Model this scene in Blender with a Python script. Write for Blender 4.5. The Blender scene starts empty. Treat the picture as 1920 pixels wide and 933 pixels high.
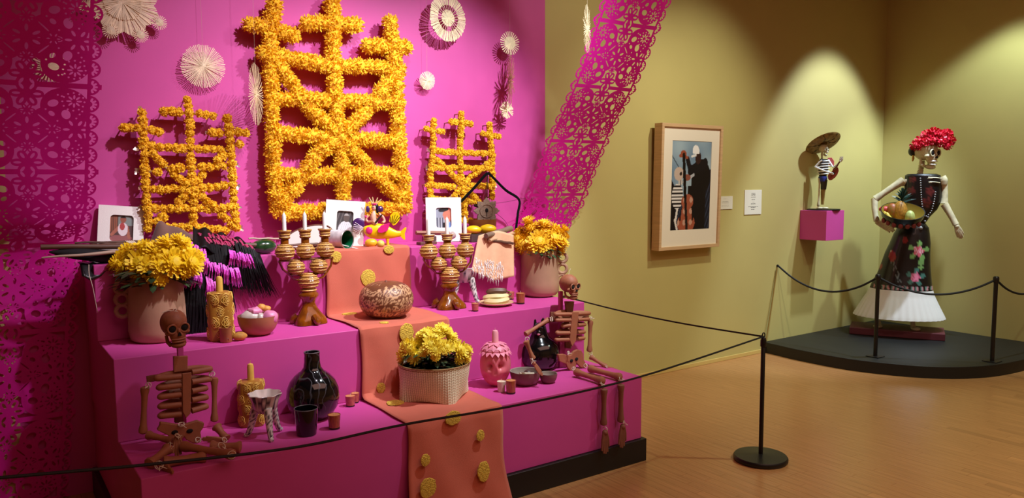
import bpy, math, random
import numpy as np
from mathutils import Vector, Matrix, Euler
rnd = random.Random(7)
PI = math.pi
SC = bpy.context.scene
COL = SC.collection

# ---------------------------------------------------------------- camera
F, H = 1440.0, 1.6
YAW, PITCH, ROLL = math.radians(35.2), math.radians(4.93), math.radians(-.245)
def cam_axes():
    cy, sy = math.cos(YAW), math.sin(YAW)
    f = np.array([sy*math.cos(PITCH), cy*math.cos(PITCH), -math.sin(PITCH)])
    r = np.array([cy, -sy, 0.]); u = np.cross(r, f)
    return (math.cos(ROLL)*r+math.sin(ROLL)*u, -math.sin(ROLL)*r+math.cos(ROLL)*u, f)
CR, CU, CF = cam_axes()
cam = bpy.data.cameras.new('camera'); cam.sensor_width = 36; cam.lens = F/1920*36
cam.clip_start = .05
co = bpy.data.objects.new('camera', cam); COL.objects.link(co); SC.camera = co
m = Matrix(((CR[0], CU[0], -CF[0], 0), (CR[1], CU[1], -CF[1], 0), (CR[2], CU[2], -CF[2], H), (0, 0, 0, 1)))
co.matrix_world = m

# ---------------------------------------------------------------- world, lights, exposure
SC.view_settings.view_transform = 'Standard'; SC.view_settings.look = 'None'
SC.view_settings.exposure = 0.0; SC.view_settings.gamma = 1.0; SC.view_settings.use_curve_mapping = False
w = bpy.data.worlds.new('world'); SC.world = w; w.use_nodes = True
w.node_tree.nodes['Background'].inputs[0].default_value = (1, .93, .84, 1)
w.node_tree.nodes['Background'].inputs[1].default_value = .0
def spot(name, loc, tgt, power, ang, blend, col, size=.05):
    l = bpy.data.lights.new(name, 'SPOT'); l.energy = power; l.spot_size = math.radians(ang); l.spot_blend = blend
    l.color = col; l.shadow_soft_size = size
    o = bpy.data.objects.new(name, l); COL.objects.link(o); o.location = loc
    o.rotation_euler = (Vector(tgt)-Vector(loc)).to_track_quat('-Z', 'Y').to_euler()
    return o
WARM = (1, .95, .88); COOL = (1, .98, .86)
LIGHTS = [
    ('altar_spot', (2.95, 2.25, 3.75), (2.3, 4.2, 1.35), 62, .75, (478, 518, 548)),
    ('altar_spot', (1.75, 2.2, 3.75), (1.45, 4.3, 1.6), 58, .8, (280, 240, 290)),
    ('figure_spot', (6.98, 3.15, 3.8), (6.95, 4.42, 1.15), 60, .45, (265, 318, 385)),
    ('figure_spot', (7.45, 2.75, 3.75), (7.75, 3.9, .9), 60, .5, (165, 212, 215)),
    ('picture_spot', (5.0, 2.5, 3.8), (4.9, 4.46, 1.3), 72, .95, (205, 208, 175)),
    ('banner_fill', (4.1, 2.2, 3.8), (3.7, 4.3, 2.3), 60, .9, (95, 92, 78)),  # added unseen spot that lifts the right banner and nearby mustard wall
    ('floor_spot', (5.6, 1.0, 4.0), (5.2, 2.0, 0), 90, 1, (265, 330, 250)),
]
FILL = (105, 56, 46)
for nm, loc_, tg, an, bl, rgb in LIGHTS:
    pw_ = max(rgb)
    if pw_ > 0: spot(nm, loc_, tg, pw_, an, bl, tuple(c/pw_ for c in rgb))
fill = bpy.data.lights.new('ceiling_fill', 'AREA'); fill.shape = 'RECTANGLE'; fill.size = 6; fill.size_y = 3; fill.energy = max(FILL); fill.color = tuple(c/max(FILL+(1e-9,)) for c in FILL)
fo = bpy.data.objects.new('ceiling_fill', fill); COL.objects.link(fo); fo.location = (3, -.5, 4.15)

# ---------------------------------------------------------------- helpers: pixels of the plan survey -> points
def ray(x, y):
    return CR*((x-960)/F) - CU*((y-466.5)/F) + CF
def onZ(x, y, z):
    d = ray(x, y); t = (z-H)/d[2]; return Vector((d[0]*t, d[1]*t, z))
def onY(x, y, Y):
    d = ray(x, y); t = Y/d[1]; return Vector((d[0]*t, Y, H+d[2]*t))
def onX(x, y, X):
    d = ray(x, y); t = X/d[0]; return Vector((X, d[1]*t, H+d[2]*t))
def onV(x, y, P):
    n = np.array([math.sin(YAW), math.cos(YAW), 0]); d = ray(x, y); t = (n[0]*P[0]+n[1]*P[1])/n.dot(d)
    return Vector((d[0]*t, d[1]*t, H+d[2]*t))
Z1, Z2, Z3 = .494, .860, 1.223              # tread heights
def top(x, Y, z=Z3):
    a, b = 250., 900.
    for _ in range(40):
        m_ = (a+b)/2
        if onY(x, m_, Y).z > z: a = m_
        else: b = m_
    return onY(x, a, Y)
def mpp(P):
    return (P[0]*CF[0]+P[1]*CF[1]+(P[2]-H)*CF[2])/F
def proj(P):
    q = np.array([P[0], P[1], P[2]-H]); c = q.dot(CF)
    return 960+F*q.dot(CR)/c, 466.5-F*q.dot(CU)/c, c
def face_cam(P):
    return -math.atan2(P[0], P[1])          # rotation about z that turns local -Y to the viewer's side of the room
YW, XR = 4.46, 7.99

# ---------------------------------------------------------------- materials
def lin(c):
    return tuple((v/255/12.92 if v/255 <= .04045 else ((v/255+.055)/1.055)**2.4) for v in c)
MATS = {}
def mat(name, c, rough=.55, metal=0, var=0, scale=20, bump=0, bscale=60, spec=.5, coat=0, sheen=0, sss=0, trans=0, island=0, stretch=None, c2=None):
    if name in MATS: return MATS[name]
    M = bpy.data.materials.new(name); M.use_nodes = True; nt = M.node_tree; b = nt.nodes['Principled BSDF']
    col = lin(c); b.inputs['Base Color'].default_value = (*col, 1)
    b.inputs['Roughness'].default_value = rough; b.inputs['Metallic'].default_value = metal
    b.inputs['Specular IOR Level'].default_value = spec; b.inputs['Coat Weight'].default_value = coat
    b.inputs['Sheen Weight'].default_value = sheen
    if sss: b.inputs['Subsurface Weight'].default_value = sss; b.inputs['Subsurface Radius'].default_value = (.02, .012, .006); b.inputs['Subsurface Scale'].default_value = .5
    L = nt.links.new
    def coords():
        tc = nt.nodes.new('ShaderNodeTexCoord')
        if not stretch: return tc.outputs['Object']
        mp = nt.nodes.new('ShaderNodeMapping'); mp.inputs['Scale'].default_value = stretch; L(tc.outputs['Object'], mp.inputs[0]); return mp.outputs[0]
    colsock = None
    if var:
        n = nt.nodes.new('ShaderNodeTexNoise'); n.inputs['Scale'].default_value = scale; n.inputs['Detail'].default_value = 5; L(coords(), n.inputs['Vector'])
        mx = nt.nodes.new('ShaderNodeMix'); mx.data_type = 'RGBA'
        d = lin(c2) if c2 else tuple(v*(1-var) for v in col)
        lo = d if c2 else d; hi = col if c2 else tuple(min(1, v*(1+var)) for v in col)
        mx.inputs[6].default_value = (*lo, 1); mx.inputs[7].default_value = (*hi, 1)
        rp = nt.nodes.new('ShaderNodeMapRange'); rp.inputs[1].default_value = .3; rp.inputs[2].default_value = .7; L(n.outputs[0], rp.inputs[0]); L(rp.outputs[0], mx.inputs[0])
        colsock = mx.outputs[2]
    if island:
        g = nt.nodes.new('ShaderNodeNewGeometry'); hs = nt.nodes.new('ShaderNodeHueSaturation')
        mr = nt.nodes.new('ShaderNodeMapRange'); mr.inputs[3].default_value = 1-island; mr.inputs[4].default_value = 1+island; L(g.outputs['Random Per Island'], mr.inputs[0])
        L(mr.outputs[0], hs.inputs['Value'])
        if colsock: L(colsock, hs.inputs['Color'])
        else: hs.inputs['Color'].default_value = (*col, 1)
        colsock = hs.outputs[0]
    if colsock: L(colsock, b.inputs['Base Color'])
    if bump:
        n = nt.nodes.new('ShaderNodeTexNoise'); n.inputs['Scale'].default_value = bscale; n.inputs['Detail'].default_value = 4; L(coords(), n.inputs['Vector'])
        bp = nt.nodes.new('ShaderNodeBump'); bp.inputs['Strength'].default_value = bump; bp.inputs['Distance'].default_value = .01; L(n.outputs[0], bp.inputs['Height']); L(bp.outputs[0], b.inputs['Normal'])
    if trans:
        out = nt.nodes['Material Output']; t = nt.nodes.new('ShaderNodeBsdfTranslucent'); t.inputs[0].default_value = (*col, 1)
        ms = nt.nodes.new('ShaderNodeMixShader'); ms.inputs[0].default_value = trans; L(b.outputs[0], ms.inputs[1]); L(t.outputs[0], ms.inputs[2]); L(ms.outputs[0], out.inputs[0])
    MATS[name] = M; return M
def painted(name, rough=.5, spec=.5, bump=0, coat=0):
    if name in MATS: return MATS[name]
    M = mat(name, (200, 200, 200), rough, spec=spec, coat=coat); nt = M.node_tree
    a = nt.nodes.new('ShaderNodeAttribute'); a.attribute_name = 'Col'; nt.links.new(a.outputs['Color'], nt.nodes['Principled BSDF'].inputs['Base Color'])
    if bump:
        bw = nt.nodes.new('ShaderNodeRGBToBW'); bp = nt.nodes.new('ShaderNodeBump'); bp.inputs['Strength'].default_value = bump; bp.inputs['Distance'].default_value = .004
        nt.links.new(a.outputs['Color'], bw.inputs[0]); nt.links.new(bw.outputs[0], bp.inputs['Height']); nt.links.new(bp.outputs[0], nt.nodes['Principled BSDF'].inputs['Normal'])
    return M

# ---------------------------------------------------------------- mesh building
class MB:
    def __init__(s, org=None):
        s.v = []; s.f = []; s.m = []; s.c = []; s.org = Vector(org or (0, 0, 0))
    def add(s, vs, fs, mi=0, cols=None):
        b = len(s.v); o = s.org
        s.v += [(x-o.x, y-o.y, z-o.z) for x, y, z in vs]
        s.f += [tuple(i+b for i in f) for f in fs]; s.m += [mi]*len(fs)
        s.c += cols if cols else [(1, 1, 1)]*len(vs)
        return s
    def box(s, lo, hi, mi=0, M=None):
        (a, b, c), (d, e, f) = lo, hi
        vs = [Vector(p) for p in ((a, b, c), (d, b, c), (d, e, c), (a, e, c), (a, b, f), (d, b, f), (d, e, f), (a, e, f))]
        if M is not None: vs = [M @ p for p in vs]
        return s.add([tuple(p) for p in vs], [(0, 3, 2, 1), (4, 5, 6, 7), (0, 1, 5, 4), (1, 2, 6, 5), (2, 3, 7, 6), (3, 0, 4, 7)], mi)
    def tube(s, pts, r, n=8, mi=0, flat=1.0, closed=False):
        P = [Vector(p) for p in pts]; k = len(P)
        R = r if isinstance(r, (list, tuple)) else [r]*k
        vs = []; fs = []; up = Vector((0, 0, 1)); prev = None
        for i in range(k):
            if closed: t = P[(i+1) % k]-P[i-1]
            else: t = P[min(i+1, k-1)]-P[max(i-1, 0)]
            if t.length < 1e-9: t = Vector((0, 0, 1))
            t.normalize()
            if prev is None:
                a = t.orthogonal() if abs(t.z) > .95 else t.cross(up)
            else: a = prev-t*prev.dot(t)
            a.normalize(); prev = a; b = t.cross(a)
            for j in range(n):
                q = 2*PI*j/n; p = P[i]+(a*math.cos(q)+b*math.sin(q)*flat)*R[i]; vs.append(tuple(p))
        for i in range(k if closed else k-1):
            for j in range(n):
                i2 = (i+1) % k
                fs.append((i*n+j, i*n+(j+1) % n, i2*n+(j+1) % n, i2*n+j))
        if not closed:
            fs.append(tuple(range(n-1, -1, -1))); fs.append(tuple((k-1)*n+j for j in range(n)))
        return s.add(vs, fs, mi)
    def lathe(s, prof, n=28, o=(0, 0, 0), M=None, mi=0, fn=None, mif=None, colf=None, cap=True):
        vs = []; fs = []; k = len(prof); cols = [] if colf else None; mis = []
        for i, (r, z) in enumerate(prof):
            for j in range(n):
                q = 2*PI*j/n; rr = r*(fn(q, z, i) if fn else 1)
                p = Vector((rr*math.cos(q), rr*math.sin(q), z))
                if M is not None: p = M @ p
                vs.append((p.x+o[0], p.y+o[1], p.z+o[2]))
                if colf: cols.append(lin(colf(q/(2*PI), z)))
        for i in range(k-1):
            for j in range(n):
                fs.append((i*n+j, i*n+(j+1) % n, (i+1)*n+(j+1) % n, (i+1)*n+j)); mis.append(mif(i) if mif else mi)
        if cap and prof[0][0] > 1e-6: fs.append(tuple(range(n-1, -1, -1))); mis.append(mif(0) if mif else mi)
        if cap and prof[-1][0] > 1e-6: fs.append(tuple((k-1)*n+j for j in range(n))); mis.append(mif(k-2) if mif else mi)
        s.add(vs, fs, mi, cols); s.m[-len(fs):] = mis
        return s
    def ell(s, c, r, n=16, k=10, mi=0, M=None, fn=None, colf=None):
        if not hasattr(r, '__len__'): r = (r, r, r)
        vs = []; fs = []; cols = [] if colf else None
        for i in range(k+1):
            th = PI*i/k
            for j in range(n):
                q = 2*PI*j/n; d = Vector((math.sin(th)*math.cos(q), math.sin(th)*math.sin(q), -math.cos(th)))
                g = fn(d) if fn else 1
                p = Vector((d.x*r[0]*g, d.y*r[1]*g, d.z*r[2]*g))
                if M is not None: p = M @ p
                vs.append((p.x+c[0], p.y+c[1], p.z+c[2]))
                if colf: cols.append(lin(colf(d)))
        for i in range(k):
            for j in range(n):
                fs.append((i*n+j, i*n+(j+1) % n, (i+1)*n+(j+1) % n, (i+1)*n+j))
        return s.add(vs, fs, mi, cols)
    def prism(s, poly, d, M=None, mi=0):      # polygon in local x,z ; depth d along y
        n = len(poly); vs = [Vector((x, -d/2, z)) for x, z in poly]+[Vector((x, d/2, z)) for x, z in poly]
        if M is not None: vs = [M @ p for p in vs]
        return s.add([tuple(p) for p in vs], [tuple(range(n)), tuple(range(2*n-1, n-1, -1))]+[(i, i+n, (i+1) % n+n, (i+1) % n) for i in range(n)], mi)
    def wprism(s, pts, off, mi=0):            # polygon of points, thickness vector
        n = len(pts); P = [Vector(p) for p in pts]; o = Vector(off)
        return s.add([tuple(p) for p in P]+[tuple(p+o) for p in P], [tuple(range(n)), tuple(range(2*n-1, n-1, -1))]+[(i, i+n, (i+1) % n+n, (i+1) % n) for i in range(n)], mi)
    def grid(s, fn, nu, nv, mi=0, colf=None):
        vs = [tuple(fn(i/nu, j/nv)) for j in range(nv+1) for i in range(nu+1)]; w = nu+1
        cols = [lin(colf(i/nu, j/nv)) for j in range(nv+1) for i in range(nu+1)] if colf else None
        return s.add(vs, [(j*w+i, j*w+i+1, (j+1)*w+i+1, (j+1)*w+i) for j in range(nv) for i in range(nu)], mi, cols)
    def mesh(s, name, mats, smooth=True):
        me = bpy.data.meshes.new(name); me.from_pydata(s.v, [], s.f)
        for q in (mats if isinstance(mats, (list, tuple)) else [mats]): me.materials.append(q)
        me.polygons.foreach_set('material_index', s.m)
        if any(c != (1, 1, 1) for c in s.c[:400]) or any(c != (1, 1, 1) for c in s.c[::37]):
            at = me.color_attributes.new('Col', 'FLOAT_COLOR', 'POINT'); at.data.foreach_set('color', [x for c in s.c for x in (*c, 1)])
        me.polygons.foreach_set('use_smooth', [smooth]*len(s.f))
        me.update(); return me
    def build(s, name, mats, parent=None, smooth=True, bev=0, label=None, solid=0, kind=None, sub=0, loc=None, sharp=True):
        o = bpy.data.objects.new(name, s.mesh(name, mats, smooth)); COL.objects.link(o)
        if parent: o.parent = parent
        if loc: o.location = loc
        if solid: md = o.modifiers.new('solid', 'SOLIDIFY'); md.thickness = solid; md.offset = 0
        if bev: md = o.modifiers.new('bevel', 'BEVEL'); md.width = bev; md.segments = 2; md.limit_method = 'ANGLE'
        if sub: md = o.modifiers.new('subdivision', 'SUBSURF'); md.levels = sub; md.render_levels = sub
        if smooth and sharp and not sub: o.data.set_sharp_from_angle(angle=math.radians(42))
        if label: o['label'] = label
        if kind: o['kind'] = kind
        return o
def tag(o, label, cat, group=None):
    o['label'] = label; o['category'] = cat
    if group: o['group'] = group
    return o
def T(name, label, cat, loc=(0, 0, 0), group=None, rz=0, scale=1):
    o = bpy.data.objects.new(name, None); COL.objects.link(o); o.location = loc; o.rotation_euler = (0, 0, rz); o.scale = (scale,)*3
    o.empty_display_size = .05
    return tag(o, label, cat, group)
def put(name, me, parent, loc, rot=None, scale=1, label=None):
    o = bpy.data.objects.new(name, me); COL.objects.link(o); o.parent = parent; o.location = loc
    if rot is not None: o.rotation_mode = 'QUATERNION'; o.rotation_quaternion = rot
    o.scale = (scale,)*3 if not hasattr(scale, '__len__') else scale
    if label: o['label'] = label
    return o
def copy_tree(o, parent=None):
    c = o.copy(); COL.objects.link(c)
    if parent: c.parent = parent
    for ch in list(o.children): copy_tree(ch, c)
    return c
def struct(o, label=None):
    o['kind'] = 'structure'
    if label: o['label'] = label
    return o
def resample(pts, step):
    P = [Vector(p) for p in pts]; L = [0]
    for a, b in zip(P, P[1:]): L.append(L[-1]+(b-a).length)
    n = max(1, round(L[-1]/step)); out = []
    for i in range(n+1):
        t = L[-1]*i/n; k = 0
        while k < len(L)-2 and L[k+1] < t: k += 1
        out.append(P[k].lerp(P[k+1], (t-L[k])/max(1e-9, L[k+1]-L[k])))
    return out
def spline(pts, n=8):
    P = [Vector(p) for p in pts]; out = []
    for i in range(len(P)-1):
        a = P[max(i-1, 0)]; b = P[i]; c = P[i+1]; d = P[min(i+2, len(P)-1)]
        for k in range(n):
            t = k/n; out.append(.5*((2*b)+(c-a)*t+(2*a-5*b+4*c-d)*t*t+(3*b-a-3*c+d)*t**3))
    out.append(P[-1]); return out
def smat(axis_from, axis_to):
    return Vector(axis_from).rotation_difference(Vector(axis_to))

PINK = mat('pink_paint', (202, 70, 149), .6, var=.04, scale=3, bump=.02, bscale=180)
YEL = mat('mustard_paint', (188, 174, 106), .75, var=.03, scale=2, bump=.05, bscale=220)
BLACKP = mat('black_paint', (18, 18, 20), .45, var=.2, scale=8)
CLAY = mat('brown_clay', (160, 98, 68), .6, var=.12, scale=14, bump=.05, bscale=80)
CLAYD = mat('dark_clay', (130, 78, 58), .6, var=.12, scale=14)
HOLE_SHADE = mat('hollow_shade', (16, 9, 7), .9)  # near-black colour stands in for the shade inside sockets and holes
STRING = mat('white_string', (225, 215, 195), .8)
BONE = mat('bone_paint', (206, 196, 160), .45, var=.16, scale=25, coat=.2)
WHITE = mat('white_wax', (236, 234, 226), .45, sss=.1)
BEES = mat('yellow_beeswax', (228, 186, 84), .45, sss=.15, var=.08, scale=40)
GOLD = mat('marigold_orange', (255, 204, 24), .75, var=.08, scale=60, sheen=.2, trans=.18)
STRAW = mat('straw', (240, 222, 180), .5, var=.15, scale=30, trans=.1, island=.18)
WOOD = mat('maple_frame', (204, 168, 124), .45, var=.1, scale=6, stretch=(1, 1, 12))

# ================================================================ room
b = MB(); b.box((-3, -4, -.06), (XR+.2, YW+.2, -.004))
floor = struct(b.build('floor', mat('floor_gap', (70, 46, 26), .8), smooth=False), 'narrow strip maple floor, warm brown with a satin finish')
PLK = mat('maple_plank', (180, 130, 82), .27, var=.12, scale=5, stretch=(16, .7, 1), island=.2)
nt = PLK.node_tree
pw = .0575; allp = []
x = -3.0; row = 0
while x < XR:
    y = -4+rnd.random()*.6
    y0 = -4
    while y0 < YW-.001:
        y1 = min(YW-.001, y); allp.append((x, y0, min(x+pw, XR), y1)); y0 = y1; y += rnd.uniform(.35, .95)
    x += pw; row += 1
def area(p):
    q = [proj((a, c, 0)) for a, c in ((p[0], p[1]), (p[2], p[1]), (p[2], p[3]), (p[0], p[3]))]
    if min(t[2] for t in q) < .3: return 0
    cx = sum(t[0] for t in q)/4; cy = sum(t[1] for t in q)/4
    if not (-10 < cx < 1930 and 600 < cy < 945): return 0
    mx = (p[0]+p[2])/2; my = (p[1]+p[3])/2
    if .4 < mx < 3.12 and my > 3.08: return 0
    if mx > 6.0 and my > 2.74 and (XR-mx)**2/3.8+(YW-my)**2/3 < 1: return 0
    return abs(sum(q[i][0]*q[(i+1) % 4][1]-q[(i+1) % 4][0]*q[i][1] for i in range(4)))/2
allp.sort(key=area, reverse=True)
g = .0006
for p in allp[:300]:
    b = MB(); b.box((p[0]+g, p[1]+g, -.018), (p[2]-g, p[3]-g, 0)); b.build('plank', PLK, floor, smooth=False)
b = MB()
for p in allp[300:]: b.box((p[0]+g, p[1]+g, -.018), (p[2]-g, p[3]-g, 0))
b.build('plank_field', PLK, floor, smooth=False, kind='stuff')

CH = 4.3; PX0, PX1 = .15, 3.445
b = MB()
for x0, x1, mi in ((-3, PX0, 0), (PX0, PX1, 1), (PX1, XR+.2, 0)): b.box((x0, YW, -.05), (x1, YW+.15, CH), mi)
struct(b.build('wall_back', [YEL, PINK], smooth=False), 'mustard gallery wall with a tall magenta painted field behind the altar')
b = MB(); b.box((XR, -4, -.05), (XR+.15, YW, CH)); struct(b.build('wall_right', YEL, smooth=False), 'mustard side wall behind the tall skeleton lady')
b = MB(); b.box((-3.15, -4, -.05), (-3, YW, CH)); struct(b.build('wall_left', YEL, smooth=False))
b = MB(); b.box((-3.15, -4.15, -.05), (XR+.15, -4, CH)); struct(b.build('wall_front', YEL, smooth=False))
b = MB(); b.box((-3.15, -4.15, CH), (XR+.15, YW+.15, CH+.1)); struct(b.build('ceiling', mat('ceiling_paint', (120, 110, 96), .9), smooth=False))
BB = mat('lit_baseboard_paint', (206, 178, 104), .45)  # wall mustard made paler, the lit line along the floor painted in
b = MB(); b.box((3.12, YW-.012, 0), (6.02, YW, .035)); struct(b.build('baseboard_back', BB, bev=.003), 'low mustard baseboard along the back wall')

# ================================================================ altar
alt = T('stepped_altar', 'big magenta stepped altar of three tiers with a black toe kick', 'altar', (1.78, 3.8, 0)); o = alt.location
for (x0, x1, y0, z0, z1), lb in (((.473, 3.095, 3.102, .131, Z1), 'lowest and deepest tier'), ((.465, 3.088, 3.6, Z1, Z2), 'middle tier'), ((.46, 3.06, 4.05, Z2, Z3), 'top tier against the wall')):
    b = MB(o); b.box((x0, y0, z0), (x1, YW-.002, z1)); b.build('tier', PINK, alt, bev=.004, label=lb)
b = MB(o); b.box((.45, 3.082, 0), (3.118, YW-.013, .131)); b.build('toe_kick', BLACKP, alt, bev=.003, label='black base board')

# ---- corner platform
pf = [(6.03, YW-.002), (6.02, 4.3), (6.0, 4.05), (6.03, 3.6), (6.2, 3.2), (6.42, 2.95), (6.7, 2.80), (7.0, 2.735), (7.35, 2.71), (7.7, 2.72), (XR-.002, 2.74)]
pts = spline([(x, y, 0) for x, y in pf], 5); pts.append(Vector((XR-.002, YW-.002, 0)))
b = MB(); b.wprism([(p.x, p.y, .1) for p in pts][::-1], (0, 0, -.1))
plat = b.build('corner_platform', mat('black_platform', (16, 17, 17), .5, var=.15, scale=3), bev=.003)
tag(plat, 'low black platform with a curved front in the gallery corner', 'platform')

# ---- orange runner
OR = mat('orange_cloth', (204, 104, 80), .85, var=.06, scale=5, bump=.25, bscale=500, sheen=.15)
prof = [(4.30, Z3+.005), (4.05, Z3+.005), (4.037, Z3-.004), (4.036, 1.0), (4.032, Z2+.02), (4.015, Z2+.006), (3.62, Z2+.005), (3.596, Z2+.003), (3.588, Z2-.008), (3.59, .70), (3.585, Z1+.03), (3.56, Z1+.006), (3.12, Z1+.005), (3.097, Z1+.003), (3.088, Z1-.008), (3.085, .3), (3.075, .13), (3.062, .012)]
prof = [(p.x, p.y) for p in resample([(a, c, 0) for a, c in prof], .022)]
def run(u, v):
    i = min(len(prof)-1, round(v*(len(prof)-1))); y, z = prof[i]
    a, c = prof[max(i-1, 0)], prof[min(i+1, len(prof)-1)]; ty, tz = c[0]-a[0], c[1]-a[1]; L = math.hypot(ty, tz) or 1
    ny, nz = tz/L, -ty/L
    if ny > 0 or nz < -.01: ny, nz = -abs(ny), abs(nz)
    fl = max(0, (.34-z)/.34)
    h = .003*(1+math.sin(u*9+v*14))+.0025*(1+math.sin(u*17-v*33+1))+fl*.009*(1+math.sin(u*13+2))
    x = 1.587+.523*u + (u-.5)*.075*fl**2 + .004*math.sin(v*40)
    return x, y+ny*h, z+nz*h
b = MB((1.85, 3.06, 0)); b.grid(run, 26, len(prof)-1)
ru = b.build('table_runner', OR, solid=.0018, loc=(1.85, 3.06, 0))
tag(ru, 'long orange cloth runner with yellow discs draped down the altar steps', 'runner')
DISC = mat('yellow_disc_yarn', (226, 190, 70), .9, var=.3, scale=160, bump=1.0, bscale=170)
def disc(px, py, plane, val, r, ry=None):
    P = onY(px, py, val) if plane == 'Y' else onZ(px, py, val)
    rr = r*mpp(P); b = MB(); n = 22
    jit = [1+rnd.uniform(-.06, .06) for _ in range(n)]
    b.lathe([(0, .006), (rr*.7, .0055), (rr*.95, .004), (rr, 0), (rr*.9, -.002), (0, -.002)], n, fn=lambda q, z, i: jit[int(q/(2*PI)*n+.5) % n])
    d = b.build('yellow_disc', DISC, ru)
    d.location = P-Vector((1.85, 3.06, 0))
    if plane == 'Y': d.rotation_euler = (PI/2, 0, 0); d.location.y -= .008; d.scale = (1, (ry or r)/r, 1)
    else: d.location.z += .006
for a in ((629, 481, 'Y', 4.034, 11), (689, 520, 'Y', 4.034, 15, 16), (655, 590, 'Z', Z2+.006, 15), (720, 607, 'Z', Z2+.006, 9), (761, 623, 'Y', 3.586, 15, 18), (713, 726, 'Y', 3.586, 9, 10),
          (741, 757, 'Z', Z1+.006, 17), (848, 782, 'Y', 3.08, 18, 14), (899, 815, 'Y', 3.076, 9, 11), (796, 861, 'Y', 3.07, 10, 12), (905, 882, 'Y', 3.062, 14, 20), (801, 913, 'Y', 3.058, 18, 20), (728, 467, 'Y', 4.03, 11, 8)): disc(*a)

# ================================================================ cut paper banners
def picado():
    S = 1.3; xs = np.arange(-113.1, 113.2, S); ys = np.arange(-84.5, 84.51, 169/130)
    X0, Y0 = np.meshgrid(xs, ys); X = abs(X0); Y = abs(Y0)
    def el(cx, cy, a, c, rot=0):
        t = math.radians(rot); dx = X-cx; dy = Y-cy; p = dx*math.cos(t)+dy*math.sin(t); q = -dx*math.sin(t)+dy*math.cos(t)
        return (np.sqrt((p/a)**2+(q/c)**2)-1)*min(a, c)
    def flower(cx, cy, R, n=6, ph=0, hole=True):
        s = el(cx, cy, R*.3, R*.3); h = None
        for k in range(n):
            a = ph+2*PI*k/n; s = np.minimum(s, el(cx+R*.62*math.cos(a), cy+R*.62*math.sin(a), R*.40, R*.30, math.degrees(a)))
            e = el(cx+R*.62*math.cos(a), cy+R*.62*math.sin(a), R*.24, R*.10, math.degrees(a)); h = e if h is None else np.minimum(h, e)
        return s, h
    solid = np.minimum(el(58, 41, 37, 40, 40), el(27, 21, 23, 20, 40))
    holes = np.minimum(np.minimum(el(39, 50, 8.5, 6.5, 25), el(59, 29, 7, 9, 15)), el(37, 30, 4, 5.5, 45))
    holes = np.minimum(holes, el(24, 20, 12, 1.3, -45))
    for k in range(8):
        a = 2*PI*k/8; holes = np.minimum(holes, el(71+8*math.cos(a), 55+8*math.sin(a), 4.4, 1.7, math.degrees(a)))
    for k in range(12):
        a = 2*PI*k/12; holes = np.minimum(holes, el(70+17*math.cos(a), 54+17*math.sin(a), 1.7, 1.7))
    for cx, cy in ((46, 66), (52, 64), (80, 30), (84, 36), (28, 38), (46, 16), (75, 22)): holes = np.minimum(holes, el(cx, cy, 1.7, 1.7))
    fs = []
    for f in ((0, 66, 25), (0, 0, 26, 6, PI/2), (74, 0, 23), (0, 35, 12), (38, 0, 12)):
        s, h = flower(*f); solid = np.minimum(solid, s); fs.append(h)
    for h in fs: holes = np.minimum(holes, h)
    border = np.minimum(abs(X-93)-2.6, 79.5-Y); solid = np.minimum(solid, border)
    for k in range(6):
        cy = -84.5+169*(k+.0)/5
        dx = X-94; dy = Y0-cy; r = np.sqrt(dx*dx+dy*dy); solid = np.minimum(solid, np.where(dx > -2, r-16.6, 99))
        a = np.arctan2(dy, dx); w6 = math.radians(32)
        aa = (a+w6/2) % w6-w6/2; holes = np.minimum(holes, np.where((dx > 0), np.maximum(np.maximum(5.5-r, r-13), abs(aa*r)-1.9), 99))
    holes = np.where(abs(X-93) < 2.6, 99, holes)
    V = np.maximum(solid, -holes)
    ny, nx = V.shape; vs = []; idx = {}; fc = []
    def pt(i, j):
        k = (i, j)
        if k not in idx: idx[k] = len(vs); vs.append((xs[i], ys[j]))
        return idx[k]
    def cr(i, j, i2, j2):
        k = (i, j, i2, j2) if (i, j) < (i2, j2) else (i2, j2, i, j)
        if k not in idx:
            a, c = V[k[1], k[0]], V[k[3], k[2]]; t = a/(a-c); idx[k] = len(vs)
            vs.append((xs[k[0]]*(1-t)+xs[k[2]]*t, ys[k[1]]*(1-t)+ys[k[3]]*t))
        return idx[k]
    for j in range(ny-1):
        for i in range(nx-1):
            cs = ((i, j), (i+1, j), (i+1, j+1), (i, j+1)); ins = [V[c[1], c[0]] < 0 for c in cs]
            if all(ins): fc.append(tuple(pt(*c) for c in cs)); continue
            if not any(ins): continue
            poly = []
            for k in range(4):
                if ins[k]: poly.append(pt(*cs[k]))
                if ins[k] != ins[(k+1) % 4]: poly.append(cr(*cs[k], *cs[(k+1) % 4]))
            if len(poly) > 2: fc.append(tuple(poly))
    return np.array(vs), fc
PV, PF = picado()
PAP = mat('magenta_paper', (228, 24, 166), .5, trans=.3)
def banner(label, path, panels, cx, loc, rip=.0):
    root = T('cut_paper_banner', label, 'banner', loc, 'cut paper banners'); Lp = .432
    P = resample(spline([(0, y, z) for y, z in path], 12), .01)
    L = np.array([0]+[(q-p).length for p, q in zip(P, P[1:])]).cumsum(); A = np.array([p[:] for p in P])
    for k in range(panels):
        s = k*Lp+(PV[:, 1]+84.5)/169*Lp
        y = np.interp(s, L, A[:, 1]); z = np.interp(s, L, A[:, 2]); c = np.array([cx(q) for q in z])
        x = c+PV[:, 0]*(.571/224); y = y+rip*np.sin(x*14+s*5)
        me = bpy.data.meshes.new('paper_panel'); me.from_pydata(np.stack([x-loc[0], y-loc[1], z-loc[2]], 1).tolist(), [], PF); me.materials.append(PAP)
        q = bpy.data.objects.new('paper_panel', me); COL.objects.link(q); q.parent = root
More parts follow.
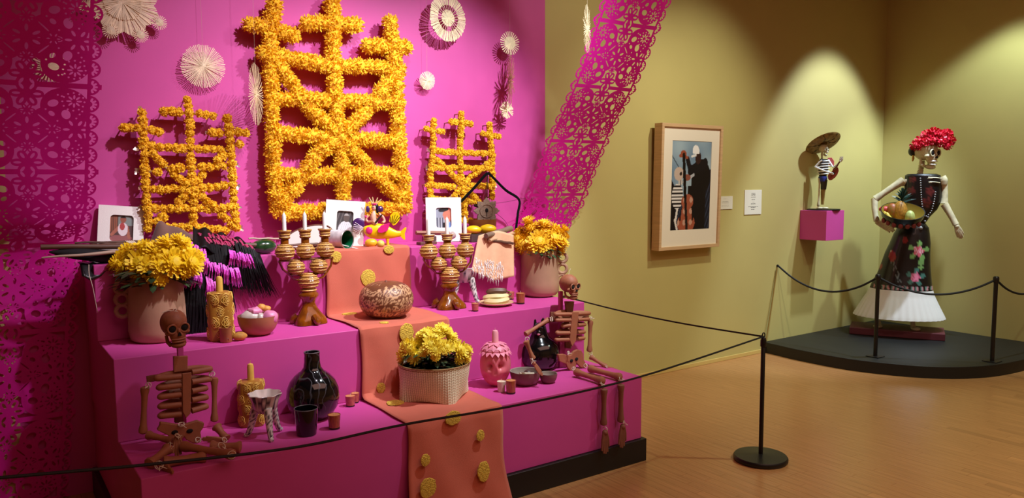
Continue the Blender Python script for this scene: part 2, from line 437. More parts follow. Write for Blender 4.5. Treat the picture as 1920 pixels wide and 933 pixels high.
banner('magenta cut paper banner at the far left, hanging to the floor beside the altar', [(4.435, .012), (4.43, .43), (4.43, .86), (4.42, 1.27), (4.30, 1.42), (4.2, 1.6), (4.02, 1.94), (3.78, 2.31), (3.55, 2.7), (3.2, 3.2), (2.8, 3.75), (2.4, 4.29)], 11,
       lambda z: float(np.interp(z, [0, .43, .86, 1.29, 1.5, 4], [.05, .10, .13, .18, .225, .25])), (.24, 4.43, 0), .006)
banner('magenta cut paper banner slanting down across the corner of the pink and mustard wall', [(4.43, 1.10), (4.43, 1.25), (4.37, 1.44), (4.25, 1.65), (4.08, 1.92), (3.82, 2.25), (3.6, 2.63), (3.3, 3.1), (2.9, 3.7), (2.5, 4.29)], 9, lambda z: float(np.interp(z, [1.05, 1.42], [3.26, 3.46])), (3.46, 4.43, 1.1), .004)

# ================================================================ marigold cross frames on the wall
def pom_mesh(name, n, spike, seed, layers=3):
    r = random.Random(seed); b = MB(); b.ell((0, 0, 0), .72, 8, 6)
    for i in range(n):
        z = 1-2*(i+.5)/n; q = i*2.39996; d = Vector((math.sqrt(1-z*z)*math.cos(q), math.sqrt(1-z*z)*math.sin(q), z))
        d = (d+Vector((r.uniform(-1, 1), r.uniform(-1, 1), r.uniform(-1, 1)))*.16).normalized()
        t = d.cross(Vector((r.uniform(-1, 1), r.uniform(-1, 1), r.uniform(-1, 1)))).normalized(); L = r.uniform(1-spike, 1+spike*.35); wd = r.uniform(.16, .24) if n < 110 else r.uniform(.07, .12)
        p0 = d*.55; p1 = d*(L*.86); p2 = d*L+t.cross(d)*r.uniform(-.1, .1)
        b.add([tuple(p0-t*wd*.5), tuple(p0+t*wd*.5), tuple(p1+t*wd), tuple(p1-t*wd), tuple(p2)], [(0, 1, 2, 3), (3, 2, 4)])
    return b.mesh(name, GOLD, False)
POM = [pom_mesh('pompom_bloom', 90, .22, k) for k in range(3)]
FUZ = [pom_mesh('fluffy_bloom', 260, .40, 10+k) for k in range(4)]
CANE = mat('dry_cane', (170, 130, 80), .6, var=.2, scale=12)
FOIL = mat('silver_foil', (220, 215, 205), .3, metal=.8)
def cross_frame(label, lines, sc, ox, oy, r, step, meshes, foil=(), Y=4.375):
    base = onY(ox+sc*400, oy+sc*880, Y); root = T('marigold_cross_frame', label, 'garland', base, 'marigold cross frames')
    cb = MB(base); cnt = 0; seen = []
    for ln in lines:
        pts = [onY(ox+sc*x, oy+sc*y, Y) for x, y in ln]
        cb.tube([p+Vector((0, .03, 0)) for p in pts], .007, 6)
        for e in (pts[0], pts[-1]): cb.tube([e+Vector((0, .03, 0)), Vector((e.x, YW-.001, e.z))], .004, 5)
        rr = r*mpp(pts[0]); st = step*mpp(pts[0])
        for p in resample(pts, st):
            if any((p-q).length < st*.62 for q in seen): continue
            seen.append(p)
            q = Euler((rnd.uniform(0, 6), rnd.uniform(0, 6), rnd.uniform(0, 6))).to_quaternion()
            k = rnd.uniform(.92, 1.1)
            put('marigold', meshes[rnd.randrange(len(meshes))], root, p-base+Vector((0, rnd.uniform(-.012, .004), rnd.uniform(-.004, .004))), q, rr*k)
            cnt += 1
    cb.build('cane_frame', CANE, root)
    for x, y in foil:
        P = onY(ox+sc*x, oy+sc*y, Y+.02); fb = MB(base)
        for k in range(7):
            a = rnd.uniform(0, 6.28); dv = Vector((math.cos(a), -.3, math.sin(a)))*rnd.uniform(.010, .02); t = Vector((-dv.z, 0, dv.x))*.25
            fb.add([tuple(P-t), tuple(P+t), tuple(P+dv+t), tuple(P+dv-t)], [(0, 1, 2, 3)])
        fb.build('foil_tip', FOIL, root, False)
    return cnt
n1 = cross_frame('huge fluffy marigold garland frame with three crosses, in the middle of the pink wall', [
    [(160, 22), (150, 110), (140, 200), (145, 300), (150, 450), (155, 600), (160, 750), (172, 860)], [(65, 100), (150, 120), (232, 140)],
    [(395, 5), (400, 90), (400, 240), (405, 320), (412, 450), (425, 550), (435, 680), (440, 800)], [(292, 97), (400, 95), (490, 103)],
    [(630, 90), (640, 180), (650, 270), (655, 380), (662, 500), (668, 620), (680, 740), (690, 840)], [(545, 187), (690, 193)],
    [(115, 222), (250, 240), (385, 270), (500, 268), (620, 278), (672, 288)], [(185, 405), (300, 402), (420, 412), (520, 412), (655, 425)],
    [(150, 540), (360, 560)], [(490, 565), (655, 575)], [(180, 710), (320, 718), (480, 702), (665, 708)], [(180, 868), (330, 860), (600, 850), (690, 845)],
    [(160, 240), (290, 430), (430, 560), (560, 700), (690, 830)], [(650, 300), (560, 420), (480, 510), (340, 620), (260, 740), (185, 830)]], .461, 440, 0, 17, 11.5, FUZ, ((700, 865), (675, 735), (683, 570)))
n2 = cross_frame('marigold pompom frame with three crosses, left of the big one and above the fringed shawl', [
    [(165, 110), (175, 270), (180, 420), (190, 600), (200, 750), (210, 830), (205, 890)], [(45, 212), (160, 222), (280, 240)],
    [(470, 22), (485, 150), (490, 330), (495, 500), (510, 640), (510, 760), (510, 850)], [(318, 105), (480, 112), (640, 128)],
    [(740, 155), (755, 270), (765, 400), (775, 600), (785, 750), (795, 885)], [(642, 245), (860, 245)], [(755, 335), (820, 325)],
    [(180, 338), (480, 350), (740, 360)], [(205, 505), (270, 508)], [(370, 490), (560, 480), (760, 470)], [(190, 628), (430, 622)], [(570, 615), (770, 602)],
    [(200, 750), (370, 755), (570, 760), (800, 745)], [(180, 890), (340, 882), (560, 882), (720, 900), (820, 888)],
    [(200, 350), (360, 510), (520, 630), (680, 780), (800, 890)], [(740, 370), (600, 500), (530, 580), (400, 730), (230, 880)]], .2787, 220, 180, 9.9, 13.2, POM,
    ((125, 345), (130, 505), (145, 612), (155, 752), (165, 885), (802, 465), (808, 607), (815, 740), (832, 890), (30, 212), (293, 240), (295, 100), (655, 130), (605, 243), (872, 250), (155, 90)))
n3 = cross_frame('smallest marigold frame with three crosses, behind the black ribbon and the right photograph', [
    [(112, 480), (110, 600), (100, 680), (97, 790), (95, 850)], [(82, 514), (148, 521)], [(222, 452), (218, 560), (218, 660), (225, 740), (235, 865)], [(182, 486), (258, 492)],
    [(335, 497), (342, 600), (345, 700), (345, 785)], [(308, 530), (372, 544)], [(110, 602), (220, 608), (345, 612)], [(100, 666), (350, 671)], [(92, 735), (190, 741)], [(260, 738), (350, 742)],
    [(95, 790), (225, 800), (290, 802)], [(95, 868), (225, 875), (340, 885)], [(125, 632), (200, 710), (240, 750), (290, 800)], [(335, 642), (260, 700), (200, 770), (150, 830)]], .4715, 760, 0, 7, 8.2, POM,
    ((92, 598), (86, 665), (84, 733), (357, 735)))

# ================================================================ straw ornaments hanging by threads
THREAD = mat('thread', (190, 170, 140), .8)
def rays(b, R, n, hub, r0=0, wid=.0022, star=0, th=.003, cone=0):
    for k in range(n):
        a = 2*PI*k/n+rnd.uniform(-.01, .01); rr = R*(1-star*abs(((k*8/n) % 1)-.5)*2) if star else R*rnd.uniform(.96, 1.02)
        d = Vector((math.cos(a), 0, math.sin(a))); t = Vector((-math.sin(a), 0, math.cos(a)))*wid
        y0 = rnd.uniform(-th, th)
        p0 = d*r0; p1 = d*rr; yv = Vector((0, y0-.002, 0)); ye = Vector((0, y0+cone+rnd.uniform(-.002, .002), 0))
        b.add([tuple(p0+yv-t*.5), tuple(p0+yv+t*.5), tuple(p1+ye+t), tuple(p1+ye-t)], [(0, 1, 2, 3)])
        b.add([tuple(p0+yv+Vector((0, .0016, 0))-t*.5), tuple(p1+ye+Vector((0, .0016, 0))), tuple(p0+yv+Vector((0, .0016, 0))+t*.5)], [(0, 1, 2)])
def straw(px, py, Y, rpx, label, kind='wheel', rz=0, n=64, thread=True):
    P = onY(px, py, Y); R = rpx*mpp(P)
    root = T('straw_ornament', label, 'ornament', P, 'hanging straw ornaments', rz)
    b = MB()
    if kind == 'wheel':
        rays(b, R, n, 0); b.build('straw_rays', STRAW, root, False)
        b = MB(); b.lathe([(0, -.006), (R*.12, -.004), (R*.14, .002), (0, .004)], 14, M=Matrix.Rotation(PI/2, 4, 'X')); b.build('hub', STRAW, root)
    elif kind == 'star':
        rays(b, R*1.1, n, 0, wid=.0036); b.build('straw_rays', STRAW, root, False)
        b = MB(); rays(b, R*.62, n*2, 0); b.lathe([(0, -.008), (R*.55, -.004), (R*.58, .002), (0, .004)], 20, M=Matrix.Rotation(PI/2, 4, 'X')); b.build('disc', STRAW, root)
    elif kind == 'ring':
        rays(b, R, n, 0, R*.56, wid=.004); b.build('straw_ring', STRAW, root, False)
        b = MB(); rays(b, R*.6, 26, 0, R*.3, wid=.0016); b.build('spoke', STRAW, root, False)
        b = MB(); rays(b, R*.36, 44, 0, 0, wid=.003); b.lathe([(0, -.009), (R*.2, -.005), (R*.24, .002), (0, .004)], 16, M=Matrix.Rotation(PI/2, 4, 'X')); b.build('hub', STRAW, root)
    elif kind == 'big':
        rays(b, R, 128, 0, star=.2, wid=.0034); b.build('straw_rays', STRAW, root, False)
        b = MB(); rays(b, R*.5, 60, 0, cone=-.01, wid=.003); b.build('straw_rays', STRAW, root, False)
        b = MB(); b.lathe([(0, -.02), (R*.25, -.016), (R*.34, -.006), (R*.34, 0), (0, .004)], 24, M=Matrix.Rotation(PI/2, 4, 'X')); b.build('hub', STRAW, root)
        for dx, dy, rr in ((62, 31, 14), (28, 58, 14), (-23, 55, 15), (-60, 16, 14)):
            b = MB((-dx*mpp(P), .006, dy*mpp(P))); c = Vector((0, 0, 0)); b.org = Vector((0, 0, 0))
            b2 = MB(); rays(b2, rr*mpp(P), 22, 0, wid=.002); b2.lathe([(0, -.008), (rr*.45*mpp(P), -.004), (rr*.5*mpp(P), .002), (0, .004)], 14, M=Matrix.Rotation(PI/2, 4, 'X'))
            s = b2.build('small_star', STRAW, root, False); s.location = (dx*mpp(P), -.01, -dy*mpp(P))
    if thread:
        b = MB(); b.tube([(0, 0, R*.2), (0, 0, CH-P.z)], .0005, 4); b.build('thread', THREAD, root)
    return root, P, R
straw(230, 4, 4.40, 68, 'biggest straw star, ringed with little straw stars, at the top beside the left paper banner', 'big')
straw(381, 124, 4.41, 40, 'round straw wheel on the pink wall above the left marigold frame', 'wheel', n=76)
straw(480, 177, 4.22, 58, 'straw wheel seen almost edge on, touching the left side of the big marigold frame', 'wheel', rz=1.05, n=70)
straw(840, 34, 4.38, 43, 'wide straw ring wheel at the top right of the big marigold frame', 'ring', rz=.15, n=96)
straw(801, 151, 4.41, 17, 'small straw wheel to the right of the big marigold frame', 'wheel', n=44)
root, P, R = straw(956, 81, 4.36, 20, 'chain of straw ornaments with a spiky star on top, right end of the pink wall', 'star', n=28)
s = mpp(P)
for dy, rr, rz in ((68, 46, 1.12), (124, 16, .1)):
    b = MB(); rays(b, rr*s, 84 if rr > 20 else 44, 0, wid=.0048 if rr > 20 else .003, th=.012); q = b.build('straw_rays', STRAW, root, False); q.location = (-.004 if dy < 100 else -.028, 0, -dy*s); q.rotation_euler = (0, 0, rz)
b = MB(); b.tube([(0, 0, 0), (0, 0, -70*s), (-.028, 0, -124*s)], .001, 4); b.build('thread', THREAD, root)
straw(1101, 54, 3.35, 45, 'straw wheel seen edge on, hanging before the mustard wall', 'wheel', rz=.72, n=60)
straw(93, 124, 4.43, 26, 'straw star showing through the left paper banner', 'star', n=30)

# ================================================================ flat prints
PRINT = painted('photo_print', .35)
def print_mesh(b, p00, p10, p11, p01, nx, ny, fn):
    A, B_, C_, D = (Vector(p) for p in (p00, p10, p11, p01))
    b.grid(lambda u, v: tuple(A.lerp(B_, u).lerp(D.lerp(C_, u), v)), nx, ny, colf=fn)   # v=0 at the bottom
def el2(u, v, cx, cy, a, c, rot=0):
    t = math.radians(rot); dx, dy = u-cx, v-cy; p = dx*math.cos(t)+dy*math.sin(t); q = -dx*math.sin(t)+dy*math.cos(t); return (p/a)**2+(q/c)**2 < 1
def seg2(u, v, x0, y0, x1, y1, w):
    dx, dy = x1-x0, y1-y0; t = max(0, min(1, ((u-x0)*dx+(v-y0)*dy)/(dx*dx+dy*dy))); return (u-x0-t*dx)**2+(v-y0-t*dy)**2 < w*w
def photo_a(u, v):      # seated person in a white blouse
    v = 1-v
    if el2(u, v, .55, .17, .12, .13): return (150, 88, 70) if v > .12 else (40, 26, 22)
    if el2(u, v, .55, .52, .2, .24) : return (226, 214, 214) if not el2(u, v, .52, .42, .1, .14) else (176, 70, 70)
    if seg2(u, v, .4, .45, .12, .72, .06) or seg2(u, v, .72, .45, .8, .8, .06): return (168, 104, 84)
    if v > .74 and el2(u, v, .5, .9, .5, .18): return (150, 92, 92)
    if v < .62 and u < .35: return (150, 90, 66) if int(u*26) % 2 else (96, 62, 50)
    return (128, 140, 134) if v < .4 else (84, 60, 58)
def photo_b(u, v):      # grey print of a person in a white shirt
    v = 1-v
    if el2(u, v, .58, .3, .16, .18): return (96, 84, 78) if v > .2 else (170, 166, 160)
    if el2(u, v, .55, .85, .42, .42): return (222, 222, 224) if (u*9+v*3) % 1 > .12 else (170, 170, 176)
    return (70, 66, 66) if (u*5+v*2) % 1 > .3 else (104, 98, 96)
def photo_c(u, v):      # person in profile with a cap
    v = 1-v
    if el2(u, v, .5, .12, .32, .1, -8): return (40, 40, 44)
    if el2(u, v, .75, .35, .27, .36): return (206, 128, 104)
    if el2(u, v, .5, .36, .06, .07): return (206, 128, 104)
    if v > .72 and u > .45: return (120, 150, 205) if u > .62 else (30, 28, 32)
    return (150, 156, 170) if v < .5 else ((96, 100, 112) if (u*6) % 1 > .4 else (180, 184, 190))
FRW = mat('white_frame_wood', (238, 236, 226), .5, var=.03, scale=300, bump=.1, bscale=300)
def photo_frame(label, bx, by, y, w, h, roll, lean, rz, hole, fn, hdx=0, hdy=0):
    P = onY(bx, by, y); P.z = Z3+.001
    root = T('photo_frame', label, 'photo frame', P, 'white framed portraits on the top tier', rz)
    M = Matrix.Rotation(lean, 4, 'X') @ Matrix.Rotation(roll, 4, 'Y')
    hw, hh = hole; cz = h*.5+hdy; b = MB()
    outer = [(-w/2, 0), (w/2, 0), (w/2, h), (-w/2, h)]; n = 5; inner = []
    rr = hw*.16
    for sx, sz, a0 in ((-1, -1, PI), (1, -1, 1.5*PI), (1, 1, 0), (-1, 1, PI/2)):
        for k in range(n): a = a0+PI/2*k/(n-1); inner.append((hdx+sx*(hw/2-rr)+rr*math.cos(a), cz+sz*(hh/2-rr)+rr*math.sin(a)))
    for yy, rev in ((-.009, 0), (.009, 1)):
        vs = [tuple(M @ Vector((x, yy, z))) for x, z in outer+inner]; fs = []
        for c in range(4):
            ii = [4+c*n+k for k in range(n)]; fs += [(c, ii[k+1], ii[k]) for k in range(n-1)]
            c2 = (c+1) % 4; fs.append((c, c2, 4+c2*n, ii[-1]))
        b.add(vs, [f[::-1] for f in fs] if rev else fs)
    N = len(outer+inner)
    b.f += [(i, (i+1) % 4, (i+1) % 4+N, i+N) for i in range(4)]+[(4+i, 4+i+N, 4+(i+1) % (4*n)+N, 4+(i+1) % (4*n)) for i in range(4*n)]; b.m += [0]*(4+4*n)
    b.build('frame', FRW, root, False)
    q = lambda x, z: tuple(M @ Vector((x, .002, z)))
    b = MB(); x0, x1, z0, z1 = hdx-hw/2-.004, hdx+hw/2+.004, cz-hh/2-.004, cz+hh/2+.004
    print_mesh(b, q(x0, z0), q(x1, z0), q(x1, z1), q(x0, z1), 44, 60, fn); b.build('photograph', PRINT, root, False)
    b = MB(); b.box((-.03, .012, .01), (.03, .016, h*.7), M=M @ Matrix.Translation((0, .075, 0)) @ Matrix.Rotation(.28, 4, 'X')); b.build('easel_leg', mat('frame_back', (60, 50, 44), .8), root, False)
    return root
photo_frame('white framed photo of a seated person in a white blouse, above the poles', 224, 470, 4.37, .212, .27, math.radians(5), math.radians(-12), -.1, (.108, .138), photo_a, hdx=.003, hdy=.018)
photo_frame('white framed grey photo of a person in a white shirt, leaning behind the paint can', 644, 460, 4.24, .225, .278, math.radians(4.5), math.radians(-9), -.36, (.095, .135), photo_b, hdy=.01)
photo_frame('white framed colour photo of a person in profile, behind the candelabrum', 833, 452, 4.28, .228, .285, math.radians(0), math.radians(-8), -.42, (.098, .13), photo_c, hdy=.012)

# ================================================================ flower pots, chrysanthemums
def mum_mesh(name, seed, c, rings=5):
    r = random.Random(seed); b = MB()
    b.ell((0, 0, .12), (.55, .55, .4), 10, 6)
    for k in range(rings):
        n = (18, 17, 15, 12, 8)[k]; el = (.0, .3, .62, .95, 1.25)[k]; L = (1.0, .95, .86, .74, .6)[k]
        for i in range(n):
            a = 2*PI*(i+.5*k)/n+r.uniform(-.1, .1); e = el+r.uniform(-.14, .14); l = L*r.uniform(.88, 1.08)
            d = Vector((math.cos(a)*math.cos(e), math.sin(a)*math.cos(e), math.sin(e)*.85)); t = Vector((-math.sin(a), math.cos(a), 0)); w = .105*r.uniform(.85, 1.2)
            up = Vector((0, 0, 1)); p0 = d*.25; p1 = d*(l*.65)+up*.02; p2 = d*l+up*(.10 if k < 3 else .0)+t*r.uniform(-.04, .04)
            b.add([tuple(p0-t*w*.5), tuple(p0+t*w*.5), tuple(p1+t*w), tuple(p1-t*w), tuple(p2+t*w*.7), tuple(p2-t*w*.7)], [(0, 1, 2, 3), (3, 2, 4, 5)])
    return b.mesh(name, c, False)
MY = mat('yellow_petals', (255, 216, 26), .6, var=.12, scale=40, trans=.15, island=.12)
MO = mat('amber_petals', (255, 200, 40), .6, var=.14, scale=40, trans=.15, island=.14)
ML = mat('lemon_petals', (255, 228, 70), .6, var=.12, scale=40, trans=.15, island=.12)
LEAF = mat('dark_leaf', (38, 62, 30), .5, var=.3, scale=30, island=.35)
def bouquet(label, heads, P, rim, meshes, nleaf, lr, zc, spread):
    """heads: (px, py, r_px, depth offset towards the viewer)"""
    root = T('chrysanthemum_bouquet', label, 'flowers', P); cen = Vector(P)+Vector((0, 0, zc))
    vd = Vector((P[0], P[1], 0)).normalized()
    sb = MB(P)
    for px, py, r, dep in heads:
        Q = onV(px, py, Vector(P)-vd*dep); R = r*1.22*mpp(Q)
        nrm = (Q-cen+Vector((0, 0, .05))-vd*.03).normalized()
        rot = Vector((0, 0, 1)).rotation_difference(nrm) @ Euler((0, 0, rnd.uniform(0, 6))).to_quaternion()
        put('flower_head', meshes[rnd.randrange(len(meshes))], root, Q-Vector(P)-nrm*R*.2, rot, R)
        sb.tube([Vector(P)+Vector(((Q.x-P[0])*.25, (Q.y-P[1])*.25, .02)), Vector(P).lerp(Q, .6)+Vector((0, 0, .02)), Q-nrm*R*.2], .003, 5)
    sb.build('stems', LEAF, root)
    lb = MB()
    for i in range(nleaf):
        a = rnd.uniform(0, 2*PI); rr = spread*math.sqrt(rnd.random()); z = rnd.uniform(-.01, zc*1.2)*(1-.3*rr/spread)+.015
        d = Vector((math.cos(a), math.sin(a), rnd.uniform(-.35, .6))).normalized(); t = d.cross(Vector((0, 0, 1))).normalized(); L = lr*rnd.uniform(.6, 1.2)
        p = Vector((math.cos(a)*rr, math.sin(a)*rr, z)); u = Vector((0, 0, L*.12))
        lb.add([tuple(p), tuple(p+d*L*.35+t*L*.2), tuple(p+d*L*.5), tuple(p+d*L*.35-t*L*.2), tuple(p+d*L*.75+t*L*.16-u), tuple(p+d*L*.75-t*L*.16-u), tuple(p+d*L-u*2)], [(0, 1, 2), (0, 2, 3), (1, 4, 2), (2, 5, 3), (2, 4, 6), (2, 6, 5)])
    lb.build('foliage', LEAF, root, False, kind='stuff')
    return root
POTM = mat('tan_clay_pot', (176, 138, 108), .7, var=.14, scale=6, bump=.05, bscale=40)
def pot(label, P, prof, rings, rm):
    root = T('clay_flower_pot', label, 'flower pot', P, 'tall clay pots of chrysanthemums')
    b = MB(); b.lathe(prof, 40); b.build('body', POTM, root)
    R0 = max(r for r, z in prof)
    for side in (0, 1):
        for k in range(3):
            z, r = rings[k]; a = rm[side]
            d = Vector((math.cos(a), math.sin(a), 0)); c = d*(R0*.99+r*.75); b = MB()
            b.tube([c+d*r*math.cos(q*2*PI/14)+Vector((0, 0, z+r*math.sin(q*2*PI/14))) for q in range(14)], r*.38, 8, closed=True); b.build('ring_handle', POTM, root)
    return root
# left pot
P = onZ(297, 636, Z2); P.z = Z2+.001; s = mpp(P)
hh = (636-520)*s*1.03
pot('big tan clay pot with ring handles on the left end of the middle tier', P, [(0, 0), (41*s, 0), (47*s, .012), (50*s, .05), (49.5*s, hh*.5), (47*s, hh*.8), (47.5*s, hh*.97), (46*s, hh), (43*s, hh*.98), (42*s, hh*.85), (0, hh*.84)],
    [(hh*.84, 11*s), (hh*.66, 11*s), (hh*.48, 11*s)], (face_cam(P)+PI-.1, face_cam(P)+.85))
hd = [(232, 478, 25), (262, 492, 27), (300, 470, 24), (345, 468, 27), (330, 492, 26), (283, 500, 22), (225, 500, 17), (212, 492, 16), (292, 514, 19), (362, 492, 22), (318, 455, 20), (270, 462, 22), (240, 470, 18), (340, 450, 17), (375, 480, 14), (305, 497, 20), (262, 515, 13), (300, 522, 14), (222, 512, 12), (350, 505, 16)]
bouquet('deep yellow chrysanthemums filling the big clay pot on the left', [(x, y, r, .10-.12*abs(x-297)/90+(.05 if y > 485 else -.04)) for x, y, r in hd], P+Vector((0, 0, hh*.845)), 0, [mum_mesh('mum_bloom', 1, MY), mum_mesh('mum_bloom', 2, MY)], 170, .075, .09, .155)
# right pot
P = onZ(1012, 554, Z2); P.z = Z2+.001; s = mpp(P); hh = (554-470)*s*1.03
pot('tan clay pot with curled ring handles at the right end of the middle tier', P, [(0, .004), (24*s, 0), (31*s, .01), (36*s, .035), (36*s, hh*.3), (35*s, hh*.6), (36*s, hh*.92), (36.5*s, hh), (33*s, hh*.99), (32*s, hh*.86), (0, hh*.85)],
    [(hh*.82, 8.5*s), (hh*.58, 8.5*s), (hh*.36, 7.5*s)], (face_cam(P)+PI-.1, face_cam(P)+.1))
hd = [(985, 440, 19), (1010, 452, 20), (1040, 446, 19), (1056, 452, 15), (975, 455, 15), (1020, 432, 18), (995, 425, 17), (1045, 430, 18), (990, 412, 13), (1060, 440, 12), (968, 447, 12), (1028, 458, 15), (996, 458, 15), (1020, 418, 13), (1060, 427, 10), (972, 432, 14), (1052, 466, 11), (980, 467, 10)]
bouquet('amber yellow chrysanthemums in the right clay pot, against the paper banner', [(x, y, r, .09-.1*abs(x-1012)/50+(.03 if y > 440 else -.04)) for x, y, r in hd], P+Vector((0, 0, hh*.855)), 0, [mum_mesh('mum_bloom', 3, MO), mum_mesh('mum_bloom', 4, MO)], 130, .055, .07, .125)

# woven basket with mums
P = onZ(815, 742, Z1+.007); P.z = Z1+.007; s = mpp(P)
root = T('woven_basket', 'pale woven cane basket with a pointed square base on the orange runner', 'basket', P, rz=face_cam(P)-.32)
hb = 66*s; b = MB(); nn = 384; rows = 54; vs = []; fs = []; cs = []
def bk(a, t):   # square base -> round rim
    c, sn = math.cos(a), math.sin(a); k = 1/max(abs(c), abs(sn)); sq = min(k, 1.30)
    rb = 53*s*sq; rt = 66*s; r = rb*(1-t)**1.4+rt*(1-(1-t)**1.4)
    return Vector((r*c, r*sn, hb*t+.012*(1-t)**3*(1-(sq-1)/.30)))
for j in range(rows+1):
    for i in range(nn):
        p = bk(2*PI*i/nn+PI/4, j/rows); n = Vector((p.x, p.y, 0)).normalized()
        c4 = (i//4) % 2; q4 = i % 4; h = ((j+(q4 if c4 else -q4)) % 4)/3
        ph = -.0022 if q4 == 0 else -.0008+.0024*h
        vs.append(tuple(p+n*ph)); v_ = .74+.26*h if q4 else .6; cs.append(tuple(x_*v_ for x_ in lin((244, 232, 198))))
for j in range(rows):
    for i in range(nn): fs.append((j*nn+i, j*nn+(i+1) % nn, (j+1)*nn+(i+1) % nn, (j+1)*nn+i))
b.add(vs, fs, 0, cs); b.add([tuple(bk(2*PI*i/nn+PI/4, 0)) for i in range(0, nn, 4)], [tuple(range(nn//4-1, -1, -1))], 0, [lin((200, 180, 130))]*(nn//4)); b.build('body', painted('woven_cane', .65), root, True, solid=.003, sharp=False)
b = MB(); 
for zz, rr in ((.985, .0045), (.93, .003)): b.tube([bk(2*PI*i/60, zz)*1.0+Vector((0, 0, 0)) for i in range(60)], rr, 8, closed=True)
b.build('rim', mat('brown_cane_rim', (150, 116, 70), .6, var=.2, scale=60), root)
b = MB(); b.lathe([(0, hb*.9), (60*s, hb*.9)], 24); b.build('soil', mat('dark_soil', (40, 28, 20), .9), root)
hd = [(785, 640, 20), (765, 652, 18), (752, 668, 15), (775, 668, 14), (815, 632, 18), (832, 616, 15), (808, 645, 15), (850, 640, 16), (865, 655, 17), (876, 668, 12), (845, 628, 14), (800, 622, 13), (815, 655, 12), (817, 669, 8), (790, 626, 12), (758, 645, 12), (880, 655, 10), (838, 650, 13), (862, 672, 11), (832, 655, 9), (795, 658, 10), (822, 620, 10)]
bouquet('lemon yellow chrysanthemums growing in the woven basket', [(x, y, r, .14-.2*abs(x-815)/75+(.06 if y > 640 else -.06)) for x, y, r in hd], P+Vector((0, 0, hb*.9)), 0, [mum_mesh('mum_bloom', 5, ML), mum_mesh('mum_bloom', 6, ML)], 200, .06, .085, .125)

# ================================================================ candelabra
AMB = mat('amber_glaze', (142, 78, 14), .16, var=.25, scale=22, coat=.6, c2=(92, 44, 8))
ROPE = mat('pale_rope_ridge', (206, 160, 84), .5, var=.35, scale=160)
def globe(b, c, r, sq=.86):
    prof = [(0, -r*sq)]; n = 22
    for i in range(1, n):
        th = PI*i/n; k = 1+(.05 if i % 3 == 0 else 0); prof.append((r*math.sin(th)*k, -r*sq*math.cos(th)))
    prof.append((0, r*sq))
    b.lathe(prof, 26, o=c, mif=lambda i: 1 if (i % 3 == 2 or i % 3 == 0) and 2 < i < 20 and i % 3 == 2 else 0)
    for i in range(4, 20, 3):
        th = PI*i/n; rr = r*math.sin(th)*1.03; m_ = 30
        b.tube([(c[0]+rr*math.cos(2*PI*q/m_), c[1]+rr*math.sin(2*PI*q/m_), c[2]-r*sq*math.cos(th)+(.0012 if q % 2 else 0)) for q in range(m_)], r*.075, 5, mi=1, closed=True)
